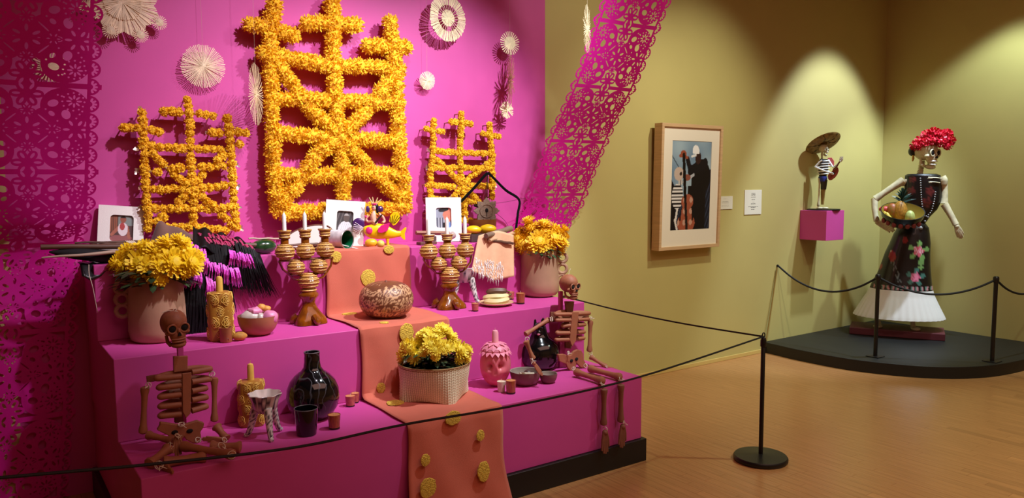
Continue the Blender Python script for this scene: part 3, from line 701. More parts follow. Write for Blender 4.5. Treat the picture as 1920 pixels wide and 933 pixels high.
def candelabrum(label, px, py, sc, rz, hs):
    P = onZ(px, py, Z2); P.z = Z2+.001; s = mpp(P)*sc
    root = T('candelabrum', label, 'candelabrum', P, 'amber glazed candelabra', rz)
    Zq = lambda zy: (925-zy)*.193*s*hs; Xq = lambda zx: (zx-520)*.193*s*1.06; R = lambda r: r*.193*s
    b = MB()
    pr = [(0, .004), (150, .0), (146, 34), (130, 66), (102, 112), (70, 165), (58, 205), (66, 240), (92, 268), (92, 290), (70, 315), (72, 330), (0, 332)]
    b.lathe([(R(r), max(0, z*.193*s*hs) if z >= 1 else .001) for r, z in pr], 36, fn=lambda q, z, i: 1+(.16*math.cos(3*q+PI/2-.35) if i in (1, 2, 3) else .07*math.cos(3*q+PI/2-.35) if i in (4, 5) else .05*math.cos(4*q) if i in (8, 9) else 0))
    b.build('pedestal', AMB, root)
    for k in range(3):
        a = -PI/2+.35/3*0+k*2*PI/3+.116; d = Vector((math.cos(a), math.sin(a), 0)); b = MB()
        b.tube([d*R(105)+Vector((0, 0, R(75))), d*R(140)+Vector((0, 0, R(52))), d*R(168)+Vector((0, 0, R(22))), d*R(176)+Vector((0, 0, R(10)))], [R(40), R(38), R(28), R(10)], 8); b.build('foot', AMB, root)
    b = MB(); b.tube([(R(72)*math.cos(2*PI*q/24), R(72)*math.sin(2*PI*q/24), Zq(598)) for q in range(24)], R(9), 6, closed=True); b.build('collar', ROPE, root)
    cs = [((525, 515), 95), ((410, 372), 80), ((622, 372), 82), ((312, 218), 88), ((502, 218), 86), ((690, 218), 86)]
    for (cx, cz), r in cs:
        b = MB(); globe(b, (Xq(cx), 0, Zq(cz)), R(r)); b.build('globe', [AMB, ROPE], root)
    for x0, z0, x1, z1 in ((445, 500, 350, 440), (600, 500, 700, 440), (350, 440, 255, 300), (700, 440, 760, 290), (520, 450, 420, 440), (540, 450, 620, 440)):
        b = MB(); b.tube([(Xq(x0), 0, Zq(z0)), (Xq((x0+x1)/2+(-12 if x1 < x0 else 12)), 0, Zq((z0+z1)/2+14)), (Xq(x1), 0, Zq(z1))], R(20), 6, flat=.5); b.build('arm', AMB, root)
    for zz, xa, xb in ((300, 255, 760), (440, 350, 700)):
        b = MB(); b.tube([(Xq(xa), 0, Zq(zz)), (Xq(xb), 0, Zq(zz))], R(13), 8); b.build('crossbar', AMB, root)
    for cx in (312, 502, 690):
        b = MB(); b.lathe([(R(46), Zq(160)), (R(38), Zq(140)), (R(38), Zq(92))], 18, o=(Xq(cx), 0, 0)); b.build('neck', AMB, root)
        b = MB(); b.lathe([(R(40), Zq(98)), (R(50), Zq(92)), (R(54), Zq(78)), (R(48), Zq(68)), (R(55), Zq(56)), (R(52), Zq(44)), (R(60), Zq(28)), (R(66), Zq(18)), (R(64), Zq(12)), (R(24), Zq(14)), (R(22), Zq(40))], 22, o=(Xq(cx), 0, 0), mif=lambda i: 1 if i in (2, 4, 6, 7) else 0); b.build('candle_cup', [AMB, ROPE], root)
        c = T('taper_candle', 'white taper candle in the %s cup of the %s candelabrum' % ({312: 'left', 502: 'middle', 690: 'right'}[cx], 'left' if px < 700 else 'right'), 'candle', P+Matrix.Rotation(rz, 3, 'Z') @ Vector((Xq(cx), 0, Zq(38))), 'white taper candles')
        b = MB(); b.lathe([(0, 0), (R(20), 0), (R(19), R(160)), (R(15), R(172)), (R(5), R(190)), (0, R(192))], 12); b.build('wax', WHITE, c)
        b = MB(); b.tube([(0, 0, R(188)), (R(2), 0, R(206))], R(2.4), 5); b.build('wick', STRING, c)
candelabrum('glazed amber candelabrum with rope-ringed globes, left of the orange runner', 580, 606, 1.0, .02, 1.0)
candelabrum('glazed amber candelabrum with rope-ringed globes, right of the orange runner', 843, 577, .95, -.12, .83)

# ================================================================ embossed candles, votives
ROSE = MB()
for r0, h in ((.98, .03), (.72, .07), (.46, .10), (.22, .13)):
    n = 20; ROSE.tube([(r0*math.cos(2*PI*i/n)*(1+.10*math.cos(5*2*PI*i/n+r0*9)), r0*math.sin(2*PI*i/n)*(1+.10*math.cos(5*2*PI*i/n+r0*9)), h) for i in range(n)], .075, 5, closed=True)
ROSE.ell((0, 0, .12), .1, 6, 4); ROSE_ME = ROSE.mesh('wax_rose', BEES)
BEESD = mat('shaded_beeswax', (168, 116, 36), .45, sss=.1, var=.1, scale=30)  # darker copy of the wax, shade in the recesses between roses painted in
def rose_candle(label, px, py, Zt, w, h, ch, rows):
    P = onZ(px, py, Zt); P.z = Zt+.001; s = mpp(P); root = T('embossed_candle', label, 'candle', P, 'yellow candles embossed with roses', face_cam(P))
    b = MB(); hw = w/2*s; hh = h*s*1.03
    sq = lambda q, z, i: 1/((abs(math.cos(q))**5+abs(math.sin(q))**5)**.2)*.93
    b.lathe([(0, 0), (hw*.94, 0), (hw, .01), (hw, hh*.9), (hw*.9, hh*.97), (hw*.6, hh), (0, hh*1.005)], 40, fn=sq); b.build('body', BEESD, root)
    b = MB(); b.lathe([(hw*.27, hh*.99), (hw*.26, hh+ch*s*.8), (hw*.2, hh+ch*s*.94), (0, hh+ch*s)], 14); b.tube([(0, 0, hh+ch*s), (.001, 0, hh+ch*s+.012)], .001, 4); b.build('taper', BEES, root)
    rr = hh*.88/rows*.5*1.06; RM_ = ROSE_ME.copy()
    for v_ in RM_.vertices: v_.co.z -= v_.co.x**2*rr/(2*hw)
    for j in range(rows):
        n = max(6, int(2*PI*hw/(rr*2.05)))
        for i in range(n):
            q = 2*PI*(i+.5*(j % 2))/n-PI/2; k = sq(q, 0, 0); d = Vector((math.cos(q), math.sin(q), 0))
            t_ = Vector((-d.y, d.x, 0)); put('rose', RM_, root, d*hw*k*.99+Vector((0, 0, hh*.04+rr*(2*j+1))), Matrix((t_, Vector((0, 0, 1)), d)).transposed().to_quaternion(), rr)
    for i in range(7):
        a = 2*PI*i/7; put('rose', ROSE_ME, root, Vector((hw*.62*math.cos(a), hw*.62*math.sin(a), hh*.975)), None, rr*.7)
rose_candle('tall yellow candle embossed with roses, beside the fringed shawl', 415, 636, Z2, 46, 88, 29, 4)
rose_candle('yellow candle embossed with roses, behind the white tripod bowl on the lowest tier', 473, 795, Z1, 46, 82, 32, 4)
rose_candle('yellow candle embossed with roses, behind the plate of bananas', 938, 553, Z2, 34, 52, 20, 4)
VOT = mat('brown_votive_glass', (156, 84, 44), .25, var=.3, scale=60, coat=.3, stretch=(3, 3, .6))
VOTR = mat('rose_votive_glass', (176, 92, 78), .25, var=.2, scale=60, coat=.3)
WAXO = mat('orange_wax', (206, 140, 84), .5, sss=.2)
def votive(label, px, py, Zt, w, h, m1, m2, base=True):
    P = onZ(px, py, Zt); P.z = Zt+.001; s = mpp(P); r = w/2*s; hh = h*s; root = T('votive_candle', label, 'candle', P, 'votive candles')
    b = MB(); b.lathe([(0, 0), (r*.82, 0), (r*.84, .004), (r, hh), (r*.93, hh), (r*.9, hh*.9), (0, hh*.9)], 20); b.build('cup', m1, root)
    b = MB(); b.lathe([(r*.92, hh*.88), (r*.92, hh*.97), (r*.3, hh*.96), (0, hh*.94)], 16); b.build('wax', m2, root)
    b = MB(); b.tube([(0, 0, hh*.93), (.001, 0, hh*1.2)], .001, 4); b.build('wick', STRING, root)
    if base: b = MB(); b.lathe([(r*.86, 0), (r*.88, hh*.1), (r*.86, hh*.12)], 18); b.build('base_rim', mat('dark_glass', (40, 22, 14), .2), root)
votive('brown votive candle to the right of the black tumbler', 627, 803, Z1, 24, 27, VOT, WAXO)
votive('front one of two small rose votive candles near the runner', 657, 761, Z1, 19, 20, VOTR, WAXO)
votive('rear one of two small rose votive candles near the runner', 666, 754, Z1, 16, 18, VOTR, WAXO)
votive('rose votive candle at the foot of the right candelabrum', 891, 583, Z2, 14, 15, VOTR, WAXO)
votive('orange votive candle between the plate of bananas and the right pot', 976, 569, Z2, 18, 20, VOT, WAXO)
votive('rose votive candle half hidden behind the plate of bananas', 958, 561, Z2, 13, 14, VOTR, WAXO)
votive('creamy white votive candle before the pink skull candle', 940, 734, Z1, 16, 20, mat('cream_wax', (226, 206, 180), .5, sss=.2), mat('cream_wax_top', (236, 218, 196), .5), False)
votive('brown votive candle beside the white one, before the grey bowl', 958, 737, Z1, 20, 25, VOT, WAXO)
# clay cup + stone
P = onZ(424, 641, Z2); P.z = Z2+.001; s = mpp(P); r = 11*s
b = MB(); b.lathe([(0, 0), (r*.9, 0), (r, .004), (r*1.0, 24*s), (r*1.1, 28*s), (r*.95, 28*s), (r*.9, 8*s), (0, 8*s)], 24, fn=lambda q, z, i: 1+(.08*math.cos(4*q) if i in (4, 5) else 0))
root = T('clay_cup', 'little brown clay cup with a wavy rim, by the yellow stone', 'cup', P); b.build('body', mat('ochre_clay', (160, 100, 56), .55, var=.15, scale=30), root)
b = MB(); b.tube([(0+.006*math.cos(q*.4), -r*1.0, .010+.012*math.sin(q*.4)) for q in range(8)], .0016, 5); b.build('arch_relief', CLAYD, root)
P = onZ(450, 638, Z2); s = mpp(P); b = MB()
b.ell((0, 0, 8*s), (13.5*s, 10*s, 8*s), 18, 12, fn=lambda d: 1+.05*math.sin(7*d.x+2)*math.cos(5*d.z))
st = b.build('yellow_stone', mat('golden_stone', (186, 132, 50), .7, var=.25, scale=30, bump=.2, bscale=60)); st.location = (P.x, P.y, Z2+.001); tag(st, 'lumpy golden stone lying beside the little clay cup', 'stone')

# ================================================================ bowls and fruit
def bowl_mb(R, h, foot=.35, th=.05, lobes=0):
    b = MB(); out = [(0, 0), (R*foot, 0)]+[(R*(foot+(1-foot)*math.sin(t)), h*(1-math.cos(t))*1.0) for t in [PI/2*k/8 for k in range(1, 9)]]
    inn = [(R*(1-th), h*.985)]+[(R*(1-th)*(foot*.8+(1-foot*.8)*math.sin(t)), h*.08+h*.9*(1-math.cos(t))) for t in [PI/2*k/7 for k in range(6, -1, -1)]]+[(0, h*.08)]
    b.lathe(out+inn, 32, mif=lambda i: 0 if i < len(out)-1 else 1); return b
P = onZ(485, 627, Z2); P.z = Z2+.001; s = mpp(P)
root = T('clay_bowl', 'round clay bowl full of glazed fruit and lumps, left of the amber candelabrum', 'bowl', P)
bowl_mb(37*s, 37*s, .35).build('body', [mat('rosy_clay', (168, 104, 74), .5, var=.1, scale=15), CLAYD], root)
GLZ = mat('grey_white_glaze', (206, 196, 184), .2, var=.15, scale=20, coat=.5); PKG = mat('pink_glaze', (218, 130, 170), .4, var=.15, scale=25)
def lump(name, label, cat, px, py, r, m, P0=None, f=None, group=None, dep=0):
    Q = onV(px, py, P0); q = mpp(Q); vd = Vector((Q.x, Q.y, 0)).normalized(); Q = Q-vd*dep
    b = MB(); M = Matrix.Rotation(face_cam(Q), 4, 'Z'); b.ell((0, 0, 0), tuple(x*q for x in r), 18, 12, M=M, fn=f or (lambda d: 1+.04*math.sin(6*d.x+4*d.z)))
    o = b.build(name, m); o.location = Q; return tag(o, label, cat, group)
lump('glazed_fruit', 'grey white glazed lump at the left of the clay bowl', 'fruit', 472, 593, (21, 18, 14), GLZ, P, dep=.015)
lump('glazed_fruit', 'small grey glazed piece wedged beside the pink ball', 'fruit', 489, 596, (8, 9, 12), GLZ, P, dep=.03)
k = lump('pink_fruit', 'pink knobbly topping on the grey glazed lump', 'fruit', 478, 583, (13, 10, 8), PKG, P, dep=.02, f=lambda d: 1+.25*max(0, math.sin(5*d.x*1.3)*math.cos(4*d.y)+d.z*.4))
lump('pink_ball', 'round pink glazed ball at the right of the clay bowl', 'fruit', 506, 594, (15, 14, 14), PKG, P, dep=.012)
lump('small_potato', 'yellow potato at the top back of the clay bowl', 'potato', 490, 577, (8, 8, 7), mat('potato_skin', (206, 150, 66), .6, var=.15, scale=30), P, dep=-.02)
lump('small_potato', 'yellow potato behind the pink ball in the clay bowl', 'potato', 500, 580, (8, 8, 6), MATS['potato_skin'], P, dep=-.03)
# plate and bananas
P = onZ(930, 572, Z2); P.z = Z2+.001; s = mpp(P)
root = T('clay_plate', 'pale clay plate carrying bananas on the middle tier', 'plate', P)
b = MB(); b.lathe([(0, 0), (20*s, 0), (30*s, 4*s), (33*s, 6*s), (32.5*s, 7*s), (29*s, 5.4*s), (19*s, 2*s), (0, 2*s)], 36); b.build('body', mat('buff_plate', (214, 170, 134), .4, var=.08, scale=20), root)
def banana(label, pts, r, m, n=8, dark=None):
    P0 = Vector(pts[0]); root = T('banana', label, 'banana', P0, 'bananas on the plate')
    q = [p-P0 for p in spline(pts, 4)]; k = len(q); b = MB(); rad = [r*min(1, .35+1.6*math.sin(PI*i/(k-1)))*.95 for i in range(k)]
    b.tube(q, rad, 6); b.build('fruit', m, root)
    b = MB(); b.tube([q[-1], q[-1]+(q[-1]-q[-2]).normalized()*.02], [r*.35, r*.25], 6); b.build('stem', mat('banana_stem', (110, 86, 40), .7), root)
BAN = mat('cream_banana', (226, 208, 150), .5, var=.1, scale=20); BAND = mat('bruised_banana', (100, 70, 52), .5, var=.3, scale=20)
vd = Vector((P.x, P.y, 0)).normalized(); rt = Vector((vd.y, -vd.x, 0)); U = Vector((0, 0, 1))
def loc(a, d, z): return P+rt*a*s-vd*d*s+U*z*s
banana('cream banana at the front of the clay plate', [loc(-22, 14, 10), loc(-4, 20, 9), (loc(12, 17, 10)), loc(24, 8, 13)], 6.5*s, BAN)
banana('cream banana in the middle of the clay plate', [loc(-24, 4, 15), loc(-6, 10, 17), loc(12, 8, 17), loc(23, 1, 18)], 6.5*s, BAN)
banana('cream banana at the back of the clay plate', [loc(-20, -8, 14), loc(-4, -3, 16), loc(14, -4, 16), loc(24, -8, 18)], 6.5*s, BAN)
banana('bruised brown banana lying on top of the cream bananas', [loc(-18, 2, 25), loc(-4, 6, 28), loc(10, 5, 28), loc(20, 0, 26)], 6*s, BAND)
# gourd
G1, G2 = (108, 62, 38), (206, 160, 116)
def gourd_col(u, v):
    fx = [(.66, .66, .20), (.80, .42, .19), (.93, .66, .20), (.68, .25, .14), (.56, .42, .17), (.46, .68, .19), (.93, .25, .14), (.05, .42, .19), (.18, .64, .2), (.3, .4, .19), (.42, .3, .16), (.8, .80, .14)]
    best = None
    for cx, cy, r in fx:
        dx = (u-cx+.5) % 1-.5; dx *= 2.4*math.sin(max(.15, v)*PI); dy = v-cy; d = math.hypot(dx, dy)/r
        if d < 1:
            a = math.atan2(dy, dx); pet = .62+.38*abs(math.cos(4*a))
            if d < .22: return G2 if int(d*26) % 2 else G1
            if d < pet: return G2 if (a*11/PI) % 1 < .45 else G1
            if d < pet+.12: return G2
    k = math.sin(u*38+math.sin(v*18)*2)*math.sin(v*20+math.cos(u*30)*2)
    return G2 if .5 < k < .62 else G1
P = onZ(725, 595, Z2+.007); P.z = Z2+.0075; s = mpp(P); root = T('carved_gourd', 'round brown gourd carved with pale flowers, on the orange runner', 'gourd', P)
pr = [(0, 0)]+[(50.5*s*math.sin(PI*t)**.62, 68*s*(.5-.5*math.cos(PI*t))) for t in [k/48 for k in range(1, 48)]]+[(0, 67*s)]
b = MB(); b.lathe(pr, 160, colf=lambda q, z: gourd_col(q, z/(68*s))); b.build('shell', painted('carved_gourd_skin', .45, bump=.5, coat=.15), root, sharp=False)
b = MB(); b.lathe([(0, 67*s), (3*s, 67*s), (2*s, 70*s), (0, 71*s)], 10); b.build('stem_scar', CLAYD, root)

# ---- black pottery
BLK = mat('polished_black_clay', (10, 10, 12), .12, coat=.5)
nt = BLK.node_tree; tc = nt.nodes.new('ShaderNodeTexCoord'); wv = nt.nodes.new('ShaderNodeTexWave'); wv.inputs['Scale'].default_value = 9; wv.inputs['Distortion'].default_value = 9; wv.inputs['Detail'].default_value = .6; wv.inputs['Detail Scale'].default_value = 1.6
nt.links.new(tc.outputs['Object'], wv.inputs[0]); mr = nt.nodes.new('ShaderNodeMapRange'); mr.inputs[1].default_value = .93; mr.inputs[2].default_value = .97; nt.links.new(wv.outputs['Fac'], mr.inputs[0])
mx = nt.nodes.new('ShaderNodeMix'); mx.data_type = 'RGBA'; mx.inputs[6].default_value = (*lin((11, 11, 13)), 1); mx.inputs[7].default_value = (*lin((54, 54, 58)), 1); nt.links.new(mr.outputs[0], mx.inputs[0]); nt.links.new(mx.outputs[2], nt.nodes['Principled BSDF'].inputs['Base Color'])
m2 = nt.nodes.new('ShaderNodeMapRange'); m2.inputs[3].default_value = .1; m2.inputs[4].default_value = .5; nt.links.new(mr.outputs[0], m2.inputs[0]); nt.links.new(m2.outputs[0], nt.nodes['Principled BSDF'].inputs['Roughness'])
BLKP = mat('plain_black_clay', (9, 9, 11), .13, coat=.5)
P = onZ(588, 783, Z1); P.z = Z1+.001; s = mpp(P)
root = T('black_vase', 'glossy black round vase with a long neck and engraved swirls', 'vase', P)
pr = [(0, 0), (24, 0), (36, 8), (45, 22), (48.5, 40), (47, 56), (41, 70), (31, 81), (21, 88), (16, 95), (14.5, 105), (14, 118), (14.8, 122), (13, 122), (12, 112), (12, 90)]
b = MB(); b.lathe([(r*s, z*s*1.02) for r, z in pr], 48); b.build('body', BLK, root)
b = MB(); b.tube([(14*s*math.cos(2*PI*i/24), 14*s*math.sin(2*PI*i/24), 122.5*s*1.02) for i in range(24)], 1.1*s, 6, closed=True); b.build('lip', mat('grey_rim', (90, 90, 92), .3), root)  # lip ring in a lighter grey than the body
P = onZ(575, 814, Z1); P.z = Z1+.001; s = mpp(P); root = T('black_tumbler', 'straight glossy black cup in front of the round black vase', 'cup', P)
b = MB(); b.lathe([(0, 0), (17.5*s, 0), (18.5*s, 2*s), (22*s, 50*s), (20.6*s, 50*s), (17*s, 6*s), (0, 6*s)], 36); b.build('body', BLKP, root)
b = MB(); b.tube([(21.4*s*math.cos(2*PI*i/28), 21.4*s*math.sin(2*PI*i/28), 50*s) for i in range(28)], .9*s, 6, closed=True); b.build('lip', MATS['grey_rim'], root)
# cat vase
P = onZ(1010, 690, Z1); P.z = Z1+.001; s = mpp(P); fr = face_cam(P)
root = T('black_animal_vase', 'glossy black round vase with an eared animal head, held by the right clay skeleton', 'vase', P, rz=fr)
pr = [(0, 0), (22, 0), (32, 6), (38, 18), (39, 32), (36, 44), (29, 53), (21, 59), (17, 66), (15, 73), (13, 80), (10, 85), (0, 87)]
b = MB(); b.lathe([(r*s, z*s) for r, z in pr], 44); b.build('body', BLKP, root)
b = MB(); b.ell((0, -3*s, 76*s), (13*s, 13*s, 11*s), 18, 12); b.ell((0, -14*s, 70*s), (8*s, 8*s, 7*s), 14, 8); b.build('head', BLKP, root)
for sx in (-1, 1):
    b = MB(); b.lathe([(5.5*s, 0), (4*s, 9*s), (0, 14*s)], 12, o=(sx*8.5*s, -4*s, 83*s), M=Matrix.Scale(.6, 4, (0, 1, 0))); b.build('ear', BLKP, root)
    b = MB(); b.ell((sx*6*s, -14.5*s, 79*s), 2.2*s, 10, 6); b.build('eye', mat('glossy_eye', (40, 40, 44), .05), root)
b = MB(); b.ell((0, -21*s, 68*s), (3*s, 2*s, 2.2*s), 10, 6); b.build('mouth', mat('pink_mouth', (206, 110, 140), .4), root)
# grey bowls
GRB = mat('grey_pink_clay', (120, 84, 76), .5, var=.15, scale=18); GRI = mat('grey_bowl_inside', (150, 138, 128), .45, var=.15, scale=18)
for label, px, py, R, h in (('large grey clay bowl holding a stick and a dark ball', 985, 720, 29, 26), ('small grey clay bowl next to the larger grey bowl', 1028, 717, 17, 18)):
    P = onZ(px, py, Z1); P.z = Z1+.001; s = mpp(P); root = T('grey_bowl', label, 'bowl', P, 'grey clay bowls')
    bowl_mb(R*s, h*s, .45, .06).build('body', [GRB, GRI], root)
    if R > 20:
        b = MB(); b.tube([(-22*s, -12*s, 26*s), (18*s, -2*s, 18*s)], 2*s, 8); o = b.build('mixing_stick', mat('pale_stick', (226, 212, 190), .5)); o.location = P; tag(o, 'pale thin stick lying across the large grey bowl', 'stick')
        b = MB(); b.ell((11*s, 6*s, 17*s), (9*s, 9*s, 8*s), 14, 10); o = b.build('dark_ball', mat('mottled_dark', (78, 56, 50), .5, var=.4, scale=60)); o.location = P; tag(o, 'dark mottled ball inside the large grey bowl', 'ball')

# ---- white tripod bowls
def tri_col(u, v):
    k = math.sin(u*2*PI*7+math.sin(v*40))*math.sin(v*60+math.cos(u*30)*1.5)
    return (40, 38, 44) if k > .18 else (226, 220, 214)
TRI = painted('painted_talavera', .25, coat=.4); WGL = mat('white_glaze', (228, 220, 212), .25, coat=.4)
def tripod(label, px, py, Zt, sc=1, turn=0):
    P = onZ(px, py, Zt); P.z = Zt+.001; s = mpp(P)*sc; root = T('tripod_bowl', label, 'bowl', P, 'white painted tripod bowls', face_cam(P)+turn)
    z0 = 46*s; b = MB(); wav = lambda q, z, i: 1+(.07*math.cos(8*q) if i == 4 else 0)
    b.lathe([(0, z0), (14*s, z0+1*s), (22*s, z0+10*s), (25*s, z0+24*s), (30*s, z0+36*s)], 56, cap=False, fn=wav, colf=tri_col)
    b.build('bowl', TRI, root)
    b = MB(); b.lathe([(30*s, z0+36*s), (29*s, z0+37*s), (23.5*s, z0+26*s), (12*s, z0+8*s), (0, z0+6*s)], 56, cap=False, fn=lambda q, z, i: 1+(.07*math.cos(8*q) if i in (0, 1) else 0)); b.build('inner_glaze', WGL, root)
    for k in range(3):
        a = -PI/2+.5+k*2*PI/3; d = Vector((math.cos(a), math.sin(a), 0))
        b = MB(); pts = spline([d*17*s+U*(z0+12*s), d*22*s+U*(z0-6*s), d*26*s+U*24*s, d*33*s+U*6*s, d*40*s+U*3*s], 5); k2 = len(pts)
        n0 = len(b.v); b.tube(pts, [s*(8.5-4.8*i/(k2-1)) for i in range(k2)], 12); b.c = [lin(tri_col((i % 12)/12*.6, (i//12)/k2*.8)) for i in range(len(b.v))]
        b.build('leg', TRI, root, sharp=False)
tripod('white tripod bowl with black patterned legs and a wavy rim on the lowest tier', 499, 818, Z1, 1.0, -.25)
tripod('white patterned tripod bowl half hidden behind the right candelabrum', 872, 566, Z2, .80, .5)

# ---- pink skull candle
PKW = mat('pink_wax', (222, 112, 128), .4, sss=.25, var=.08, scale=12)
P = onZ(929, 722, Z1); P.z = Z1+.001; s = mpp(P); root = T('skull_candle', 'pink wax skull candle with a leafy fringe of hair', 'candle', P, rz=face_cam(P))
def sk(d):
    g = 1.0
    for sx in (-1, 1): g -= .46*math.exp(-(((d.x-sx*.38)/.17)**2+((d.z-.04)/.15)**2)) if d.y < 0 else 0
    if d.y < 0:
        g -= .16*math.exp(-((d.x/.10)**2+((d.z+.20)/.14)**2)); g += .07*math.exp(-((d.x/.10)**2+((d.z-.10)/.2)**2))
        for sx in (-1, 1): g += .06*math.exp(-(((d.x-sx*.55)/.2)**2+((d.z+.18)/.16)**2)); g -= .10*math.exp(-(((d.x-sx*.62)/.2)**2+((d.z+.52)/.16)**2))
        g -= .05*math.exp(-((d.x/.4)**2+((d.z+.58)/.05)**2))
    if d.z < -.7: g *= 1
    return g
b = MB(); b.ell((0, 0, 40*s), (29*s, 29*s, 41*s), 72, 56, fn=sk); b.build('skull', PKW, root, sharp=False)
b = MB()
for ring, (rr, zz, n, L, dr) in enumerate(((10, 80, 9, 18, -.15), (22, 76, 13, 17, -.45), (32, 70, 18, 17, -.8))):
    for i in range(n):
        a = 2*PI*(i+.5*ring)/n; d = Vector((math.cos(a), math.sin(a), 0)); t = Vector((-d.y, d.x, 0)); p = d*rr*s*.6+U*zz*s; e = (d+U*dr).normalized()*L*s
        b.add([tuple(p-t*4*s), tuple(p+t*4*s), tuple(p+e*.6+t*5*s+U*2*s), tuple(p+e*.6-t*5*s+U*2*s), tuple(p+e)], [(0, 1, 2, 3), (3, 2, 4)])
b.ell((0, 0, 68*s), (26*s, 26*s, 14*s), 18, 10); b.build('leafy_hair', mat('pink_wax_leaf', (232, 136, 160), .5, sss=.2), root, False)
b = MB(); b.lathe([(6.5*s, 76*s), (6*s, 100*s), (4.5*s, 104*s), (0, 105*s)], 14); b.tube([(0, 0, 104*s), (0, 0, 109*s)], .6*s, 4); b.build('taper', mat('pale_pink_wax', (240, 166, 178), .4, sss=.2), root)

# ================================================================ skulls and clay skeletons
def skull(parent, M, S, m, dark, jaw_open=0, tooth=None, rim=None):
    """head of height S, face towards local -Y, chin at origin height 0, matrix M places it"""
    M = M @ Matrix.Scale(S, 4)
    def fn(d):
        g = 1.0
        if d.y < 0:
            for sx in (-1, 1): g -= .16*math.exp(-(((d.x-sx*.46)/.24)**2+((d.z+.22)/.2)**2))
            g -= .05*math.exp(-((d.x/.6)**2+((d.z+.1)/.06)**2))*0
        for sx in (-1, 1): g -= .07*math.exp(-(((d.x-sx*.9)/.3)**2+((d.y+.25)/.3)**2+((d.z+.15)/.35)**2))
        return g
    def tr(o): o.matrix_local = M; return o
    b = MB(); b.ell((0, .06, .63), (.34, .42, .37), 32, 22, fn=fn); b.ell((0, -.20, .34), (.21, .17, .20), 20, 12); 
    for sx in (-1, 1): b.ell((sx*.21, -.20, .41), (.11, .12, .07), 12, 8)
    b.ell((0, -.345, .45), (.045, .06, .10), 10, 8)
    tr(b.build('cranium', m, parent))
    for sx in (-1, 1):
        b = MB(); b.ell((sx*.155, -.30, .53), (.105, .06, .105), 16, 10); tr(b.build('eye_socket', dark, parent))  # solid dark ellipsoid, socket shade put into its colour
        b = MB(); b.tube([(sx*.155+.115*math.cos(2*PI*q/20), -.345+.02*abs(math.cos(2*PI*q/20)), .53+.115*math.sin(2*PI*q/20)) for q in range(20)], .026, 6, closed=True); tr(b.build('eye_rim', rim or m, parent))
    b = MB(); b.prism([(-.05, .34), (.05, .34), (.012, .44), (-.012, .44)], .05, M=Matrix.Translation((0, -.385, 0))); tr(b.build('nose_hole', dark, parent))
    b = MB(); R = Matrix.Translation((0, .05, .3)) @ Matrix.Rotation(jaw_open, 4, 'X') @ Matrix.Translation((0, -.05, -.3))
    b.ell((0, -.20, .07), (.19, .17, .09), 18, 10, M=None)
    for sx in (-1, 1): b.tube([(sx*.17, -.12, .07), (sx*.21, .02, .14), (sx*.22, .06, .32)], [.06, .05, .04], 8)
    b.v = [tuple(R @ Vector(v)) for v in b.v]; tr(b.build('jaw', m, parent))
    for k, (z, rr) in enumerate(((.24, .185), (.175, .175))):
        b = MB(); b.tube([(rr*math.sin(t), -.20-.165*math.cos(t), z) for t in [(-1.2+2.4*i/12) for i in range(13)]], .03, 6)
        if k: b.v = [tuple(R @ Vector(v)) for v in b.v]
        tr(b.build('teeth', tooth or m, parent))
def bone(parent, name, p0, p1, r, m=None, org=None, knob=1.35):
    b = MB(org); p0, p1 = Vector(p0), Vector(p1); d = (p1-p0)
    b.tube([p0.lerp(p1, t) for t in (0, .03, .09, .2, .5, .8, .91, .97, 1)], [r*k for k in (.6, knob*.95, knob, 1.0, .82, 1.0, knob, knob*.95, .6)], 10)
    return b.build(name, m or CLAY, parent)
def tie(parent, p, r, org, n=2):
    b = MB(org); p = Vector(p)
    for k in range(n):
        ax = Vector((rnd.uniform(-1, 1), rnd.uniform(-1, .2), rnd.uniform(-.3, 1))).normalized(); q = smat((0, 0, 1), ax)
        b.tube([p+q @ Vector((r*math.cos(2*PI*i/12), r*math.sin(2*PI*i/12), 0)) for i in range(12)], .0016, 4, closed=True)
    for k in range(2): b.tube([p+Vector((0, -r*.7, 0)), p+Vector((rnd.uniform(-1.6, 1.6)*r, -r*1.2, rnd.uniform(-1.3, .6)*r))], .0013, 4)
    return b.build('string_tie', STRING, parent)
def hand(parent, w, tip, wid, r, m, org, curl=0, name='hand'):
    w, tip = Vector(w), Vector(tip); d = tip-w; t = d.cross(Vector((0, 1, .2))).normalized()*wid; nrm = t.cross(d).normalized()
    b = MB(org)
    b.ell((0, 0, 0), r*1.9, 10, 8); b.v = [(v[0]+w.x, v[1]+w.y, v[2]+w.z) for v in b.v]
    for k in range(5):
        u = (k-2)/2; base = w+t*u*.35; L = (.82, .96, 1.0, .93, .7)[k]
        b.tube([base, base+d*.45*L+t*u*.45, base+d*L+t*u*.7-nrm*curl*d.length], [r*1.1, r, r*.7], 7)
    return b.build(name, m, parent)
def torso(root, org, pts, Y, m, rib_rows, sx_l, sx_r, stern, spine_px, depth, rr):
    """ribs as clay loops: each half leaves the spine behind and comes round to the breast plate"""
    (cxp, _), k = stern[0], 0
    for (yl0, yl1, yr0, yr1, xl, xr) in rib_rows:
        for (xa, ya, xb, yb) in ((stern[1], yl1, xl, yl0), (stern[2], yr1, xr, yr0)):
            A = onY(xa, ya, Y-depth); E = onY(xb, yb, Y-depth*.45); S = Vector((onY(spine_px, (ya+yb)/2, Y+depth*.6).x, Y+depth*.6, (A.z+E.z)/2+.004))
            mid1 = A.lerp(E, .65)+Vector((0, -depth*.12, 0)); mid2 = S.lerp(E, .6)+Vector((0, depth*.25, .004))
            b = MB(org); b.tube(spline([A, mid1, E, mid2, S], 5), rr, 9); b.build('rib', m, root)
def plate(root, name, px, Y, th, m, org, bev=.002):
    b = MB(org); b.wprism([onY(x, y, Y) for x, y in px], (0, th, 0)); return b.build(name, m, root, False, bev=bev)
